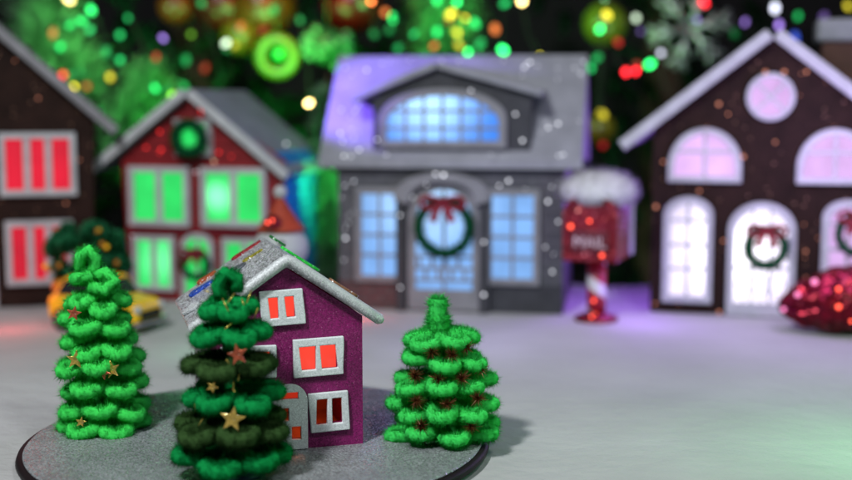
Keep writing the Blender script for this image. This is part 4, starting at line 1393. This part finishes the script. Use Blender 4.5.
def bauble(px, py, Y, r, c, label, rough=.3):
    t = thing('bauble', label, 'ornament', pt(px, py, Y))
    mb = MB(); mb.ball((0, 0, 0), r, 20, 14); mb.build('globe', plain('bauble_paint', c, rough), t)
    mb = MB(); mb.lathe([(.035, r - .01), (.035, r + .05), (.015, r + .055)], 12); mb.build('cap', M['chrome'], t)
    mb = MB(); mb.tube([(0, 0, r + .05), (0, .05, r + .3)], .006, 6); mb.build('hanger', M['wire'], t)


bauble(605, 24, 11.9, .22, (.11, .12, .008), 'yellow green bauble hanging right of the stone house roof')
bauble(240, 35, 11.9, .20, (.12, .07, .006), 'small amber bauble hanging beside the yellow green ring')
bauble(262, 6, 12.0, .34, (.08, .025, .002), 'large amber bauble at the top above the red house')
bauble(222, 4, 12.0, .27, (.07, .004, .002), 'dark red bauble at the top left of the amber bauble')
bauble(352, 4, 12.0, .30, (.07, .003, .002), 'dark red bauble at the top above the beaded ornament')
bauble(176, 6, 12.0, .18, (.12, .02, .003), 'small orange bauble at the top above the red house chimney side'.replace(' chimney side', ' left eave'))
bauble(600, 130, 11.9, .16, (.12, .07, .004), 'small amber bauble low behind the mailbox')
p = pt(690, 28, 11.7)
t = thing('snowflake_ornament', 'silver snowflake ornament hanging left of the right house peak', 'ornament', p)
mb = MB()
for k in range(6):
    a = PI * k / 3 + .2
    e = Vector((math.cos(a), 0, math.sin(a)))
    s_ = Vector((-math.sin(a), 0, math.cos(a)))
    mb.tube([Vector((0, 0, 0)), e * .42], .035, 8)
    for q in (.18, .30):
        mb.tube([e * q, e * (q + .1) + s_ * .1], .026, 6); mb.tube([e * q, e * (q + .1) - s_ * .1], .026, 6)
mb.build('flake', M['silver'], t)
mb = MB(); mb.tube([(0, 0, .3), (0, .05, .8)], .006, 6); mb.build('hanger', M['wire'], t)

# ------------------------------------------------------------------ light
w = bpy.data.worlds.new('World'); sc.world = w; w.use_nodes = True
bg = w.node_tree.nodes['Background']
bg.inputs[0].default_value = (.75, .82, 1.0, 1); bg.inputs[1].default_value = .035


def lamp(kind, name, loc, power, color, size=.1, target=None, spot=None):
    d = bpy.data.lights.new(name, kind); d.energy = power; d.color = color
    if kind == 'AREA': d.shape = 'DISK'; d.size = size
    else: d.shadow_soft_size = size
    if kind == 'SPOT': d.spot_size = math.radians(spot or 60); d.spot_blend = .6
    o = bpy.data.objects.new(name, d); COL.objects.link(o); o.location = loc
    if target is not None:
        o.rotation_euler = (Vector(target) - Vector(loc)).to_track_quat('-Z', 'Y').to_euler()
    return o


tgt = Vector((-.5, 5.6, .2))
lamp('AREA', 'key_lamp', tgt + Vector((-.42, -.91, 1.12)) * 6.2, 860, (.96, .99, 1.0), .85, tgt)
lamp('AREA', 'added_fill_lamp', tgt + Vector((.55, -.85, 1.15)) * 6.2, 210, (.97, .99, 1.0), 1.2, tgt)  # added lamp with no visible source, lifts the door and tree shadows
lamp('POINT', 'house_lamp', (hc.x, hc.y + .25, BOARD + .22), .7, (1, .24, .07), .03)
lamp('SPOT', 'purple_lamp', (-1.55, 8.35, 2.0), 420, (.24, .12, 1.0), .04, (-.3, 9.0, 1.5), 44)
lamp('POINT', 'violet_fill', (1.45, 8.0, .3), 5, (.42, .18, 1.0), .15)
lamp('POINT', 'violet_fill', (1.50, 8.75, .8), 48, (.40, .16, 1.0), .3)
lamp('POINT', 'violet_fill', (2.5, 7.4, 1.3), 60, (.62, .42, 1.0), .4)  # added fill in front of the right house, tints the snow lilac
lamp('POINT', 'violet_fill', (.35, 7.3, .75), 13, (.55, .42, 1.0), .3)  # added rear fill, no lamp stands here; lifts the snow behind the board
lamp('POINT', 'added_green_spill', (-1.3, 7.1, .35), 2.2, (.1, 1.0, .3), .2)  # added point standing in for green window spill on the snow
lamp('POINT', 'added_green_spill', (2.2, 4.8, .9), 42, (.22, 1.0, .35), .2)  # added source out of view, tints the right snow green
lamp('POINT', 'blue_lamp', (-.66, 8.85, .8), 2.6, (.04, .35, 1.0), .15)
lamp('SPOT', 'green_lamp', (-.70, 8.9, .9), 34, (.08, 1.0, .18), .06, (-.79, 9.6, .9), 120)
back = lambda px, py, P, c: lamp('SPOT', 'added_tree_fill', pt(px, py, 10.9), P, c, .3, pt(px, py, 13), 150)  # added spots without fixtures, standing in for fairy-light glow on the tree
back(70, 30, 135, (.3, 1.0, .3))
back(165, 110, 80, (.08, 1.0, .15))
back(450, 5, 170, (.12, 1.0, .2))
back(300, 75, 110, (.2, 1.0, .15))
back(290, -15, 40, (1.0, .08, .02))
back(640, 60, 24, (.35, 1.0, .4))
back(560, 20, 26, (.5, 1.0, .3))
back(250, 40, 60, (.2, 1.0, .25))
lamp('POINT', 'added_red_spill', G(362, 319) + Vector((0, 0, .12)), 1.3, (1, .06, .05), .05)  # added point for red spill on the snow, no lamp stands here
lamp('POINT', 'added_red_spill', G(8, 330) + Vector((0, 0, .25)), 4.0, (1, .1, .12), .08)  # added point standing in for spill from the crimson windows

# ------------------------------------------------------------------ camera
cd = bpy.data.cameras.new('camera'); cam = bpy.data.objects.new('camera', cd); COL.objects.link(cam)
cam.location = (0, 0, H); cam.rotation_euler = (PI / 2 - PITCH, 0, 0)
cd.sensor_width = 36; cd.lens = F / 852 * 36; cd.clip_start = .05; cd.clip_end = 100
cd.dof.use_dof = True; cd.dof.focus_distance = 5.02; cd.dof.aperture_fstop = .52; cd.dof.aperture_blades = 0
sc.camera = cam
sc.view_settings.view_transform = 'Standard'; sc.view_settings.look = 'None'; sc.view_settings.exposure = 0; sc.view_settings.gamma = 1
sc.render.engine = 'CYCLES'
sc.cycles.use_denoising = True
sc.cycles.max_bounces = 5
sc.cycles.sample_clamp_indirect = 3.0
